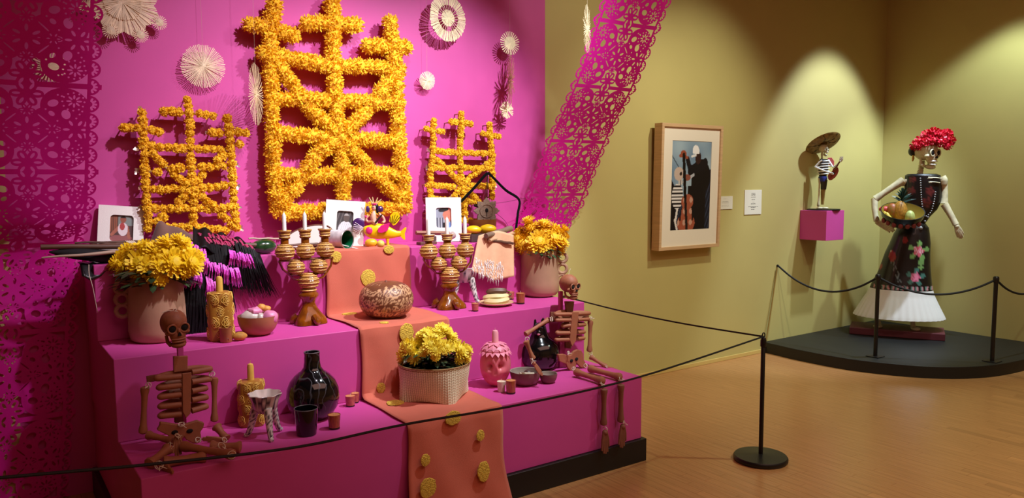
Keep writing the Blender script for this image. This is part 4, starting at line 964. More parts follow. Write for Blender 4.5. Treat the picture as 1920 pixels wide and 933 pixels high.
# ---------- left, sitting cross-legged
q = lambda x, y: (250+.2252*x, 680+.2252*y)
Yt = 3.40; org = onZ(335, 850, Z1); org = Vector((org.x, 3.33, Z1+.001)); s = mpp(org)
sk1 = T('clay_skeleton', 'brown clay skeleton sitting cross-legged at the left end of the lowest tier', 'skeleton', org, 'brown clay skeletons')
plate(sk1, 'shoulder_bar', [q(*p) for p in ((110, 112), (645, 28), (648, 75), (115, 165))], Yt+.03, .012, CLAYD, org)
rows = [(128, 112, 48, 78, 195, 640), (205, 185, 132, 158, 212, 635), (282, 262, 208, 236, 222, 600), (362, 345, 284, 310, 224, 605), (440, 425, 360, 398, 224, 605)]
torso(sk1, org, None, Yt, CLAY, [(q(0, a)[1], q(0, b_)[1], q(0, c)[1], q(0, d)[1], q(e, 0)[0], q(f, 0)[0]) for a, b_, c, d, e, f in rows], 0, 0, ((q(445, 0)[0], 0), q(402, 0)[0], q(486, 0)[0]), q(395, 0)[0], .035, .0125)
plate(sk1, 'breast_plate', [q(*p) for p in ((408, 90), (485, 80), (478, 420), (440, 460), (412, 405))], Yt-.048, .012, CLAY, org)
plate(sk1, 'spine', [q(*p) for p in ((338, 120), (412, 110), (420, 500), (345, 500))], Yt+.02, .014, CLAYD, org)
z = lambda x, y: (270+.1608*x, 570+.1608*y)
plate(sk1, 'neck_plate', [z(*p) for p in ((346, 612), (512, 605), (508, 775), (350, 795))], Yt-.005, .018, CLAY, org)
b = MB(org); A = onY(338, 640, Yt+.03); b.box((A.x-.012, Yt+.03, Z1+.001), (A.x+.012, Yt+.05, A.z+.06)); b.build('support_post', PINK, sk1, False, bev=.002)
C = onY(331, 648, Yt-.01)
skull(sk1, Matrix.Translation(C-org) @ Matrix.Rotation(face_cam(C)+.28, 4, 'Z') @ Matrix.Rotation(-.05, 4, 'Y'), 70*s, CLAY, HOLE_SHADE)
tie(sk1, onY(328, 583, Yt-.02), .01, org); 
b = MB(org); b.tube([onY(328, 583, Yt-.02), onY(315, 582, Yt-.02), onY(303, 586, Yt-.02)], .0022, 5); b.build('string_tie', STRING, sk1)
pl = [(198, 560), (222, 520), (225, 492), (380, 515), (400, 530), (420, 515), (535, 480), (592, 500), (585, 540), (560, 575), (572, 650), (540, 672), (500, 672), (440, 640), (425, 615), (400, 640), (380, 670), (330, 665), (290, 605)]
plate(sk1, 'pelvis', [q(*p) for p in pl], Yt-.06, .02, CLAY, org, .004)
for c in ((345, 577), (470, 566)):
    b = MB(org); b.ell(onY(*q(*c), Yt-.062), (.013, .004, .009), 14, 8); b.build('pelvis_hole', HOLE_SHADE, sk1)
Pq = lambda x, y, Y: onY(*q(x, y), Y)
def Pz(x, y, zz): return onZ(*q(x, y), Z1+zz)
bone(sk1, 'upper_arm', Pq(97, 195, Yt-.01), Pq(80, 590, Yt-.02), .0135, CLAY, org)
bone(sk1, 'upper_arm', Pq(675, 118, Yt), Pq(675, 490, Yt-.02), .0125, CLAY, org)
bone(sk1, 'forearm', Pq(115, 597, Yt-.03), Pq(335, 650, Yt-.12), .0145, CLAY, org)
bone(sk1, 'forearm', Pq(690, 525, Yt-.03), Pq(775, 635, Yt-.09), .0165, CLAY, org)
hand(sk1, Pq(368, 620, Yt-.14), Pq(375, 775, Yt-.17), .018, .0062, CLAY, org)
hand(sk1, Pq(745, 640, Yt-.11), Pq(570, 632, Yt-.10), .010, .0062, CLAY, org)
def bz(name, a, za, b_, zb, r): return bone(sk1, name, Pz(*a, za), Pz(*b_, zb), r, CLAY, org)
bz('thigh', (400, 690), .055, (845, 765), .04, .0165)
bz('thigh', (300, 705), .05, (128, 845), .022, .0185)
bz('shin', (245, 830), .022, (610, 775), .022, .019)
bz('shin', (900, 700), .022, (640, 692), .03, .0185)
hand(sk1, Pz(660, 715, .03), Pz(800, 690, .02), .014, .007, CLAY, org, name='foot')
hand(sk1, Pz(230, 845, .02), Pz(330, 905, .008), .014, .007, CLAY, org, name='foot')
for a, zz in (((125, 185), Yt-.025), ((655, 92), Yt-.02), ((400, 510), Yt-.065), ((370, 605), Yt-.16), ((540, 640), Yt-.07), ((760, 640), Yt-.12)): tie(sk1, Pq(*a, zz), .012, org)
for a, zz in (((735, 690), .045), ((820, 765), .05), ((215, 850), .03), ((300, 690), .06)): tie(sk1, Pz(*a, zz), .016, org)

# ---------- right, sitting with legs over the edge
q3 = lambda x, y: (1020+.3643*x, 540+.3643*y); q4 = lambda x, y: (960+.1393*x, 600+.1393*y)
Yt = 3.50; org = onZ(1075, 690, Z1); org = Vector((org.x, 3.46, Z1+.001)); s = mpp(org)
sk2 = T('clay_skeleton', 'brown clay skeleton sitting at the right end with legs hanging over the lowest tier', 'skeleton', org, 'brown clay skeletons')
plate(sk2, 'shoulder_bar', [q3(*p) for p in ((36, 122), (232, 120), (232, 150), (36, 176))], Yt+.03, .012, CLAYD, org)
rows = [(134, 133, 128, 132, 58, 232), (163, 164, 158, 162, 62, 228), (195, 190, 186, 190, 96, 208), (230, 230, 224, 228, 66, 205), (265, 264, 256, 260, 62, 203)]
torso(sk2, org, None, Yt, CLAY, [(q3(0, a)[1], q3(0, b_)[1], q3(0, c)[1], q3(0, d)[1], q3(e, 0)[0], q3(f, 0)[0]) for a, b_, c, d, e, f in rows], 0, 0, ((q3(155, 0)[0], 0), q3(140, 0)[0], q3(172, 0)[0]), q3(125, 0)[0], .035, .0115)
plate(sk2, 'breast_plate', [q3(*p) for p in ((146, 122), (180, 122), (165, 270), (146, 300), (134, 268))], Yt-.046, .012, CLAY, org)
plate(sk2, 'spine', [q3(*p) for p in ((112, 125), (140, 125), (142, 312), (112, 308))], Yt+.015, .014, CLAYD, org)
plate(sk2, 'neck_plate', [q3(*p) for p in ((112, 68), (157, 68), (150, 122), (118, 122))], Yt-.005, .016, CLAYD, org)
b = MB(org); A = onY(1053, 560, Yt+.03); b.box((A.x-.012, Yt+.03, Z1+.001), (A.x+.012, Yt+.05, A.z+.045)); b.build('support_post', PINK, sk2, False, bev=.002)
C = onY(1068, 560, Yt-.02)
skull(sk2, Matrix.Translation(C-org) @ Matrix.Rotation(face_cam(C)+.82, 4, 'Z'), 46*s, CLAY, HOLE_SHADE)
b = MB(org); b.tube([onY(1066, 516, Yt-.02), onY(1068, 507, Yt-.02), onY(1070, 503, Yt-.02)], .0015, 4); b.build('string_tie', STRING, sk2)
pl = [(622, 460), (700, 456), (770, 478), (800, 470), (835, 420), (885, 396), (935, 405), (962, 455), (968, 530), (1015, 610), (1010, 640), (975, 650), (930, 635), (868, 572), (858, 650), (838, 688), (790, 680), (755, 640), (735, 590), (645, 555)]
plate(sk2, 'pelvis', [q4(*p) for p in pl], Yt-.06, .018, CLAY, org, .003)
for c in ((802, 545), (870, 522)):
    b = MB(org); b.ell(onY(*q4(*c), Yt-.062), (.012, .004, .010), 14, 8); b.build('pelvis_hole', HOLE_SHADE, sk2)
P4 = lambda x, y, Y: onY(*q4(x, y), Y); P3 = lambda x, y, Y: onY(*q3(x, y), Y)
Ze = Z1+.028
def P4z(x, y, zz=.022): return onZ(*q4(x, y), Z1+zz)
Yf = 3.102-.03
bone(sk2, 'thigh', P4z(850, 690, .03), P4z(1235, 822, .022), .017, CLAY, org)
bone(sk2, 'thigh', P4z(1035, 645, .03), P4z(1470, 770, .022), .017, CLAY, org)
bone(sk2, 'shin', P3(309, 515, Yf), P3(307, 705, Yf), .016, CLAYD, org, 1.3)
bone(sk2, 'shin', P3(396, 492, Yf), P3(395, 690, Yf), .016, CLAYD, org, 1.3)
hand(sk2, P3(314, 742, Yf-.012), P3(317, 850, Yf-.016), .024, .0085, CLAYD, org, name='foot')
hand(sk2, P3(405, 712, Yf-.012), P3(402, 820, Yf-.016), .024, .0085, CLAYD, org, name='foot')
bone(sk2, 'upper_arm', P3(239, 165, Yt-.01), P3(234, 328, Yt-.03), .0135, CLAY, org)
bone(sk2, 'forearm', P3(236, 350, Yt-.04), P3(322, 405, Yt-.12), .0125, CLAY, org)
hand(sk2, P3(325, 408, Yt-.13), P3(396, 440, Yt-.18), .012, .0062, CLAY, org)
bone(sk2, 'upper_arm', onY(1030, 598, 3.565), onY(984, 627, 3.55), .013, CLAY, org)
bone(sk2, 'forearm', P4(185, 275, Yt-.21), P4(285, 525, Yt-.23), .013, CLAY, org)
hand(sk2, P4(295, 580, Yt-.23), P4(410, 745, Yt-.26), .008, .006, CLAY, org)
for p, r in ((P3(38, 158, Yt-.01), .012), (P3(240, 155, Yt-.02), .012), (P3(240, 338, Yt-.04), .012), (P3(322, 405, Yt-.13), .010), (P4(205, 255, Yt-.2), .012), (P4(268, 540, Yt-.24), .012), (P4(830, 650, Yt-.07), .011), (P4(990, 610, Yt-.07), .011), (P4(760, 440, Yt-.07), .01),
             (P3(302, 495, Yf+.01), .017), (P3(397, 470, Yf+.01), .017), (P3(315, 725, Yf-.012), .014), (P3(408, 690, Yf-.012), .014)): tie(sk2, p, r, org)

# ================================================================ things on the top tier
POLE = mat('dark_pole_wood', (96, 66, 48), .5, var=.25, scale=8, stretch=(.6, 6, 6)); POLP = mat('pale_pole_wood', (186, 164, 140), .5, var=.15, scale=8, stretch=(.6, 6, 6))
def pole(label, p0, p1, r0, r1, m, flat=1):
    p0, p1 = Vector(p0), Vector(p1); c = (p0+p1)/2; b = MB(c); n = 8
    b.tube([p0.lerp(p1, i/n)+Vector((0, 0, .002*math.sin(i*2))) for i in range(n+1)], [r0+(r1-r0)*i/n for i in range(n+1)], 10, flat=flat)
    o = b.build('weaving_pole', m); o.location = c; tag(o, label, 'pole', 'weaving poles lying on the top tier')
zt = Z3+.016
pole('long dark brown pole reaching furthest out over the left end of the altar', onY(76, 463, 4.12), onY(480, 459, 4.12), .013, .013, POLE)
pole('pale pointed pole, lowest of the bundle on the left', onY(78, 483, 4.065), onY(330, 464, 4.075), .004, .015, POLP)
pole('thin brown stick behind the dark pole, under the left photo', onY(140, 455, 4.19), onY(345, 451, 4.18), .005, .010, POLE)
pole('short thin brown stick between the two longer poles', onY(168, 459, 4.155), onY(232, 457, 4.15), .005, .008, POLE)
b = MB(); A = onY(92, 472, 4.12); c = top(215, 4.12)+Vector((0, 0, .032)); E = top(350, 4.13)+Vector((0, 0, .033)); b.tube(spline([A, A.lerp(c, .5), c, E], 5), [.004, .010, .016, .022, .027, .029, .030, .031, .031, .032, .032, .032, .032, .032, .032, .032], 14)
o = b.build('black_roll', mat('black_roll_cloth', (14, 12, 14), .8, var=.3, scale=40)); tag(o, 'black rolled cloth under the poles, tapering out to the left', 'roll')
b = MB(); P = onY(247, 458, 4.10)
for k in range(5): b.tube([P+Vector((-.03+.008*k, -.02, .02)), P+Vector((0+.006*k, -.03, .0)), P+Vector((.05+.005*k, -.04, -.012-.006*k))], .003, 5)
o = b.build('string_bundle', STRING); tag(o, 'bundle of white string lying on the poles under the left photo', 'string')
STRAP = mat('black_leather', (14, 12, 13), .4, var=.3, scale=20)
b = MB(); A = top(152, 4.06); E = top(245, 4.06)
b.grid(lambda u, v: (A.x+(E.x-A.x)*u, 4.045-.005*math.sin(u*9)-.012*v*(1-v)*4+(.15*(1-v)), Z3+.005-max(0, v-.5)*.10*(1+.4*math.sin(u*8))+.003*math.sin(u*30)), 20, 10)
o = b.build('black_strap', STRAP, solid=.004); tag(o, 'black leather strap hanging over the top tier corner under the poles', 'strap')
b = MB(); X = A.x+.03; b.tube(spline([(X, 4.04, Z3+.006), (X-.002, 4.026, Z3-.04), (X+.01, 4.03, Z3-.10), (X+.025, 4.035, Z3-.22)], 5), .002, 5); o = b.build('hanging_cord', STRING); tag(o, 'thin cord hanging from the black strap at the left corner', 'cord')
# brown felt cloth
FELT = mat('brown_felt', (112, 78, 66), .85, var=.15, scale=10, sheen=.3)
c0 = top(335, 4.2); s = mpp(c0)
def felt(u, v):
    x = -62+152*u; prof = 52*math.sin(PI*min(1, max(0, (u+.02)))**.8)+(26*math.exp(-((u-.21)/.075)**2))*math.exp(-((v-.45)/.3)**2)
    a = PI*(1-v); yy = math.cos(a)*26*(.5+.5*math.sin(PI*u)); h = math.sin(a)*prof*(1+.10*math.sin(u*14+v*6))
    return (c0.x+x*s, c0.y+.03+yy*s-.002, Z3+.003+max(0, h)*s)
b = MB(); b.grid(felt, 46, 18); o = b.build('felt_cloth', FELT, solid=.006); tag(o, 'crumpled brown felt cloth with a raised corner, on the poles', 'cloth')
# fringed shawl
c0 = top(415, 4.05)
root = T('fringed_shawl', 'black and magenta fringed shawl hanging down from the top tier', 'shawl', (c0.x, 4.02, Z3))
BF = mat('black_fringe', (9, 7, 9), .6, spec=.25); PF_ = mat('magenta_fringe', (222, 60, 196), .5, sheen=.3); PD = mat('dark_rose_weave', (176, 40, 90), .6)
o_ = Vector((c0.x, 4.02, Z3))
def strand(b, p, L, dx, w, n=4, out=.02):
    t = Vector((w, 0, 0)); pts = [p+Vector((dx*(i/n)**1.3*L, -out*math.sin(PI*min(1, i/n*1.2))-.0, -L*i/n)) for i in range(n+1)]
    vs = [];
    for i, q in enumerate(pts): k = 1-.75*i/n; vs += [tuple(q-t*k), tuple(q+t*k)]
    b.add(vs, [(2*i, 2*i+1, 2*i+3, 2*i+2) for i in range(n)])
b = MB(o_); A = onY(372, 442, 4.10); E = onY(470, 462, 4.02)
def shw(u, v): 
    p = onY(362+108*u, 424+30*u+36*v+4*math.sin(u*22), 4.14-.16*v-.02*math.sin(u*9)); return (p.x, min(p.y, 4.16), max(p.z, Z3+.006) if p.y > 4.04 else p.z)
b.grid(shw, 30, 10); b.build('woven_band', BF, root, solid=.004)
fb, ff = MB(o_), MB(o_); fd = MB(o_)
def fr(x0, x1, y0, y1, yb, n, mb, Y, dx=0, w=.0022):
    for i in range(n):
        u = rnd.random(); px = x0+(x1-x0)*u; py = y0+(y1-y0)*u+rnd.uniform(-4, 4); p = onY(px, py, Y+rnd.uniform(-.012, .012)); L = (yb(u)-py)*mpp(p)*rnd.uniform(.85, 1.1)
        strand(mb, p, L, dx+rnd.uniform(-.12, .12)+.25*(u-.5), w*rnd.uniform(.7, 1.3))
fr(352, 478, 456, 468, lambda u: 640-70*u-50*u*u if u < .55 else 560-30*u, 420, fb, 4.005, .05, .004)
fr(352, 400, 500, 520, lambda u: 634, 160, fb, 3.995, 0, .005)
fr(440, 486, 455, 478, lambda u: 555, 130, fb, 4.0, .25, .003)
for x0, x1, y0, y1, L in ((350, 386, 450, 470, 34), (362, 390, 470, 486, 30), (392, 446, 490, 505, 34), (345, 378, 505, 512, 32), (386, 412, 520, 535, 42), (430, 470, 470, 480, 26), (400, 428, 548, 552, 28)):
    fr(x0, x1, y0, y1, lambda u: y0+(y1-y0)*u+L, 46, ff, 3.975, -.25 if x0 < 380 else .1, .0034)
for x0, x1, y0, y1, L in ((384, 470, 446, 462, 14), (392, 474, 458, 472, 14), (372, 450, 436, 450, 12)):
    fr(x0, x1, y0, y1, lambda u: y0+(y1-y0)*u+L, 60, fd, 4.03 if y0 > 440 else 4.08, .5, .004)
fb.build('black_fringe', BF, root, False, kind='stuff'); ff.build('magenta_fringe', PF_, root, False, kind='stuff'); fd.build('rose_weave', PD, root, False, kind='stuff')
# avocado
P = top(497, 4.14); s = mpp(P); b = MB(); b.ell((0, 0, 14*s), (24*s, 15*s, 14*s), 24, 14, fn=lambda d: 1-.10*d.x*abs(d.x)); o = b.build('green_gourd', mat('dark_green_rind', (32, 66, 34), .18, var=.4, scale=22, coat=.5)); o.location = (P.x, P.y, Z3+.001); o.rotation_euler = (0, 0, .1); tag(o, 'shiny dark green pear-shaped fruit at the right of the shawl', 'fruit')
pole('thin brown stick lying right of the shiny green fruit', onY(520, 460, 4.20), onY(612, 456, 4.22), .006, .008, POLE)
pole('pale thin stick above the shiny green fruit', onY(466, 447, 4.24), onY(540, 447, 4.24), .005, .006, POLP)
# basket on its side
P = top(578, 4.25); s = mpp(P); root = T('oval_basket', 'oval brown basket tipped so its white inside shows, behind the left candelabrum', 'basket', (P.x, P.y, Z3+.001), rz=face_cam(P)-.25)
M = Matrix.Translation((0, .02, 24*s)) @ Matrix.Rotation(.95, 4, 'X') @ Matrix.Rotation(.30, 4, 'Z')
b = MB(); pr = [(0, -20*s)]+[(44*s*math.sin(t), -20*s*math.cos(t)) for t in [PI/2*k/8 for k in range(1, 9)]]; b.lathe(pr, 36, M=M @ Matrix.Scale(.52, 4, (0, 1, 0))); b.build('body', mat('dark_woven_cane', (104, 60, 44), .7, var=.45, scale=120), root, solid=.003)
b = MB(); b.lathe([(r*.95, z_*.9+.002) for r, z_ in pr], 36, M=M @ Matrix.Scale(.52, 4, (0, 1, 0))); b.build('lining', mat('white_lining', (224, 214, 202), .7), root)
b = MB(); b.tube([M @ Vector((44*s*math.cos(2*PI*i/36), 23*s*math.sin(2*PI*i/36), 0)) for i in range(36)], 1.8*s, 6, closed=True); b.build('rim', MATS['dark_woven_cane'], root)
# paint can and brush
P = onZ(640, 466, Z3+.006); s = mpp(P); root = T('paint_can', 'white paint can lying on its side with green paint inside', 'can', (P.x, P.y, Z3+.0065), rz=face_cam(P)+.85)
M = Matrix.Translation((0, 0, 17.5*s)) @ Matrix.Rotation(PI/2, 4, 'X')
b = MB(); b.lathe([(0, -24*s), (16.5*s, -24*s), (17.5*s, -23*s), (17.5*s, 15*s), (16.6*s, 15*s), (16.2*s, -20*s), (0, -20*s)], 30, M=M, mif=lambda i: 1 if i >= 4 else 0); b.build('body', [mat('can_white', (214, 216, 220), .35, var=.2, scale=30, metal=.2), mat('green_paint', (10, 92, 52), .25, var=.25, scale=14)], root)
for zz in (15, -23): b = MB(); b.tube([M @ Vector((17.6*s*math.cos(2*PI*i/30), 17.6*s*math.sin(2*PI*i/30), zz*s)) for i in range(30)], 1.1*s, 6, closed=True); b.build('rim', mat('tin', (190, 192, 194), .3, metal=.8), root)
def brush(label, a, b_, hm, tm):
    p0, p1 = onY(*a, 4.14), onY(*b_, 4.045); c = (p0+p1)/2; root = T('paint_brush', label, 'brush', c); d = p1-p0
    b = MB(c); b.tube([p0, p0.lerp(p1, .5), p0.lerp(p1, .75)], [.003, .004, .003], 7); b.build('handle', hm, root)
    b = MB(c); b.tube([p0.lerp(p1, .74), p0.lerp(p1, .85), p1], [.0038, .0052, .0015], 7); b.build('bristles', tm, root)
brush('white handled paint brush with dark red bristles in front of the can', (642, 459), (689, 471), mat('white_lacquer', (226, 222, 214), .4), mat('dark_red_bristle', (110, 20, 26), .6))
brush('second thin paint brush crossing under the white one', (652, 464), (668, 472), MATS['white_lacquer'], MATS['dark_red_bristle'])
LEM = mat('lemon_skin', (236, 180, 40), .4, var=.06, scale=30, bump=.1, bscale=200)
def sm(name, label, cat, px, py, Zt, r, m, fn=None, group=None, lift=None, Y=None):
    P = top(px, Y) if Y else onZ(px, py, Zt); s = mpp(P); b = MB(); b.ell((0, 0, r[2]*s), tuple(x*s for x in r), 18, 12, fn=fn); o = b.build(name, m); o.location = (P.x, P.y, Zt+(lift or .007)); o.rotation_euler = (0, 0, face_cam(P)); return tag(o, label, cat, group)
sm('lemon', 'plump yellow lemon left of the fish figure', 'lemon', 696, 466, Z3, (12, 9, 8.5), LEM)
sm('small_lemon', 'small pale round lemon between the lemon and the fish figure', 'lemon', 714, 466, Z3, (7, 7, 7), mat('pale_lemon', (236, 206, 96), .45))
sm('dark_ring', 'small dark round knob beside the brush', 'knob', 668, 463, Z3, (5, 4, 4.5), mat('dark_iron', (40, 34, 34), .4))
# fish figure
P = onZ(727, 463, Z3); P.z = Z3+.006; s = mpp(P); root = T('mermaid_fish_figure', 'painted clay mermaid with a crown riding a bright yellow fish', 'figurine', P, rz=face_cam(P))
YF = mat('yellow_fish_paint', (244, 206, 14), .35, coat=.3, var=.06, scale=20); HP = mat('hot_pink_paint', (226, 40, 130), .35, coat=.3); PU = mat('purple_paint', (72, 34, 96), .3, coat=.4); SKN = mat('figure_skin', (232, 178, 150), .45); HAIR = mat('black_hair_paint', (16, 12, 14), .4)
W = lambda x, y, d=0: Vector(((x-645)*.1286*s, d*s, (800-y)*.1286*s))
b = MB(); pts = [W(300, 560), W(330, 560), W(400, 575), W(500, 580), W(600, 590), W(700, 615), W(780, 625), W(840, 620)]; b.tube(spline(pts, 3), [r*.1286*s for r in np.interp(np.arange(22)/3, range(8), np.array([20, 62, 100, 116, 106, 76, 48, 40])*.62)], 18, flat=1.6); b.build('fish_body', YF, root)
b = MB(); b.wprism([W(*p, -2) for p in ((830, 590), (900, 528), (922, 535), (895, 620), (900, 708), (880, 712), (825, 655))], (0, 4*s, 0)); b.build('tail_fin', YF, root, False, bev=.001)
b = MB(); b.wprism([W(*p, -2) for p in ((690, 455), (670, 440), (690, 350), (740, 300), (800, 310), (835, 370), (815, 430), (770, 485), (730, 500))], (0, 4*s, 0)); b.build('back_fin', YF, root, False, bev=.001)
for k in range(5): b = MB(); b.tube([W(700+12*k, 468, -3), W(692+36*k, 340+14*abs(k-2), -3)], .5*s, 4); b.build('fin_line', HAIR, root)
b = MB(); b.ell((0, 0, 0), (1, .25, 1), 18, 10); f = b.build('side_fan', PU, root); f.location = W(235, 470, -3); f.scale = (11*s,)*3
for k in range(7): b = MB(); a = .9+k*.26; b.tube([W(300, 520, -7), W(300-130*math.sin(a)-10, 520-130*math.cos(a)*-1*-.9, -6)], .5*s, 4); b.build('fan_line', mat('pale_line', (220, 200, 215), .5), root)
b = MB(); b.ell(W(385, 565, -10), (6.3*s, 3*s, 7*s), 16, 10); b.build('fish_eye', HP, root)
b = MB(); b.wprism([W(*p, -13) for p in ((510, 590), (510, 540), (560, 490), (680, 455), (668, 520), (640, 575), (560, 600))], (0, 3*s, 0)); b.build('pectoral_fin', HP, root, False, bev=.001)
b = MB(); b.tube([W(645, 690), W(645, 740), W(648, 805)], [4*s, 2.5*s, 3*s], 10); b.lathe([(0, 0), (8*s, 0), (7*s, 1.5*s), (0, 2*s)], 14); b.build('stand', YF, root)
b = MB(); b.tube([W(480, 480), W(450, 430), W(445, 370), W(455, 320), W(458, 285)], [7*s, 7.5*s, 8*s, 6*s, 2.6*s], 12, flat=.7)
for pts in ((W(380, 350), W(340, 400), W(375, 440), W(450, 430, -6)), (W(530, 330), W(580, 370), W(605, 435), W(575, 450, -4))): b.tube(spline(pts, 4), 2.3*s, 8)
b.ell(W(458, 235), (4.3*s, 4.2*s, 6.2*s), 14, 10); b.build('mermaid_body', SKN, root)
b = MB(); b.ell(W(480, 225, 2), (6*s, 4.5*s, 7*s), 14, 10); b.tube([W(500, 260, 2), W(505, 320, 3)], [3*s, 2*s], 8); b.build('hair', HAIR, root)
for sx in (-1, 1): b = MB(); b.ell(W(445+sx*9, 232, -4.2), .7*s, 8, 5); b.build('eye', HAIR, root)
b = MB(); b.ell(W(446, 256, -4.2), (1.4*s, .6*s, .6*s), 8, 5); b.build('mouth', HP, root)
for c, r in (((370, 260), 3.6), ((545, 260), 6)): b = MB(); b.ell(W(*c, 2), (r*s, r*.8*s, 6.2*s), 14, 10); b.build('hair_flower', PU, root)
b = MB(); b.lathe([(5*s, 0), (5.4*s, 2.4*s), (4.6*s, 2.6*s), (0, 2.6*s)], 14, o=W(460, 196)); b.build('crown_band', HP, root)
for k, (x, y) in enumerate(((392, 92), (440, 84), (515, 92), (568, 115))): b = MB(); b.tube([W(462+(x-462)*.3, 185), W(x, y)], [1.5*s, .9*s], 6); b.build('crown_spike', mat('pale_gold_paint', (214, 190, 130), .4), root)
b = MB(); b.tube([W(475, 460, -5), W(520, 400, -6), W(575, 335, -5)], [4*s, 4*s, 2.2*s], 8, flat=.5); b.build('sash', HAIR, root)
b = MB(); b.ell(W(338, 365, -3), 2.4*s, 10, 8); b.build('flower', HP, root)
# wooden pieces before the right photo
WD = mat('brown_plank_wood', (104, 70, 56), .6, var=.25, scale=8, stretch=(1, 8, 8))
def block(name, label, px, py, y0, sz, rz, m, lift=0, cat='wood block'):
    P = top(px, 4.15 if y0 == 0 else y0); b = MB(); b.box((-sz[0]/2, -sz[1]/2, 0), (sz[0]/2, sz[1]/2, sz[2])); o = b.build(name, m, smooth=False, bev=.003); o.location = (P.x, P.y, Z3+lift+.001); o.rotation_euler = (0, 0, rz); return tag(o, label, cat)
block('wood_slab', 'flat dark wooden slab at the front edge, right of the fish figure', 800, 455, 0, (.12, .05, .018), .1, WD)
block('wood_slab', 'short dark wooden block on top of the flat slab', 806, 448, 0, (.075, .04, .03), -.05, mat('grey_brown_wood', (84, 66, 60), .6, var=.3, scale=20), .02)
b = MB(); A, E = onY(780, 436, 4.15), onY(842, 437, 4.17); b.tube([A, E], .013, 4, flat=1.0); o = b.build('wood_batten', mat('tan_batten', (150, 104, 84), .55, var=.15, scale=10)); tag(o, 'long tan wooden batten resting across the dark blocks', 'wood batten')
b = MB(); A, E = onY(836, 447, 4.13), onY(850, 440, 4.15); b.tube([A, E], .022, 16); o = b.build('spool', mat('grey_card', (166, 146, 140), .7, var=.15, scale=20)); tag(o, 'stubby grey spool in front of the right photo', 'spool')
# loom strap, carved rosette, bowl, mangos
P = top(905, 4.30); s = mpp(P)
root = T('clay_basin', 'low brown clay basin under the grey carved rosette', 'basin', (P.x, P.y, Z3+.001)); bowl_mb(26*s, 38*s, .6, .06).build('body', [mat('ochre_basin', (132, 78, 30), .5, var=.2, scale=20), CLAYD], root)
o = sm('mango', 'yellow mango at the left, before the clay basin', 'mango', 888, 436, Z3, (15, 10, 8), mat('mango_skin', (238, 200, 22), .35, coat=.2), lift=.051, Y=4.15); o2 = sm('mango', 'yellow mango at the right, before the clay basin', 'mango', 915, 437, Z3, (16, 10, 8.5), MATS['mango_skin'], lift=.051, Y=4.15)
b = MB(); A, E = top(872, 4.15), top(935, 4.15); b.box((-.1, -.03, 0), (.1, .03, .05)); k = b.build('crate', mat('dark_crate', (70, 50, 46), .7, var=.2, scale=20), smooth=False, bev=.003); k.location = ((A.x+E.x)/2, (A.y+E.y)/2-.0, Z3+.001); tag(k, 'low dark wooden block carrying the two mangos', 'wood block')
Q = onV(912, 395, P+Vector((0, 0, 0))); root = T('carved_rosette', 'grey carved gear-like rosette hanging over the clay basin', 'carving', Q, rz=face_cam(Q)+.15)
GR = mat('grey_weathered_wood', (142, 118, 100), .7, var=.3, scale=60, bump=.2, bscale=80); Rr = 21*s; b = MB(); n = 8; poly = []
for i in range(n*6):
    a = 2*PI*i/(n*6); r = Rr*(1+.20*math.cos(n*a)**3); poly.append((r*math.cos(a), r*math.sin(a)))
b.prism(poly, .03); b.build('gear_plate', GR, root, False, bev=.003)
b = MB(); b.tube([(Rr*.58*math.cos(2*PI*i/24), -.016, Rr*.58*math.sin(2*PI*i/24)) for i in range(24)], .004, 6, closed=True); b.build('ring_moulding', GR, root)
b = MB(); b.ell((0, -.016, .004), (3*s, .004, 4*s), 12, 8); b.tube([(0, -.017, 0), (0, -.017, -Rr*.5)], .002, 5); b.build('keyhole', HOLE_SHADE, root)
b = MB(); b.ell((-.05, .01, .035), (.035, .016, .014), 12, 8); b.ell((-.02, .01, .045), (.025, .014, .012), 12, 8); b.build('black_bow', STRAP, root)
Yr = Q.y; ap = onY(914, 326, Yr)
b = MB(Q)
for x, y in ((908, 378), (914, 378), (918, 380)): b.tube([ap+Vector((.002, 0, .01)), onY(x, y, Yr)], .0011, 4)
b.tube(spline([onY(920, 382, Yr), onY(950, 378, Yr+.01), onY(985, 371, Yr+.03)], 5), .0011, 4); b.tube(spline([onY(925, 395, Yr), onY(945, 412, Yr), onY(953, 424, Yr)], 5), .0014, 4)
w_ = b.build('wires', mat('dark_wire', (60, 44, 40), .4, metal=.5), root); w_.rotation_euler = (0, 0, -root.rotation_euler.z)
root = T('black_ribbon', 'black velvet ribbon stretched to a peak above the right photo', 'ribbon', ap)
b = MB(ap); pts = spline([onY(864, 378, Yr+.02), onY(888, 353, Yr+.01), onY(908, 330, Yr), onY(915, 325, Yr), onY(922, 330, Yr), onY(948, 356, Yr), onY(973, 374, Yr), onY(971, 400, Yr-.02), onY(966, 440, Yr-.05)], 6)
b.tube(pts, .003, 8, flat=3.2); b.build('strap', mat('black_velvet', (8, 8, 10), .9, spec=.1), root)
b = MB(ap); b.tube([ap, Vector((ap.x, Yr+.03, Z3+.001))], .0022, 5); b.build('wire_stand', MATS['dark_wire'], root)
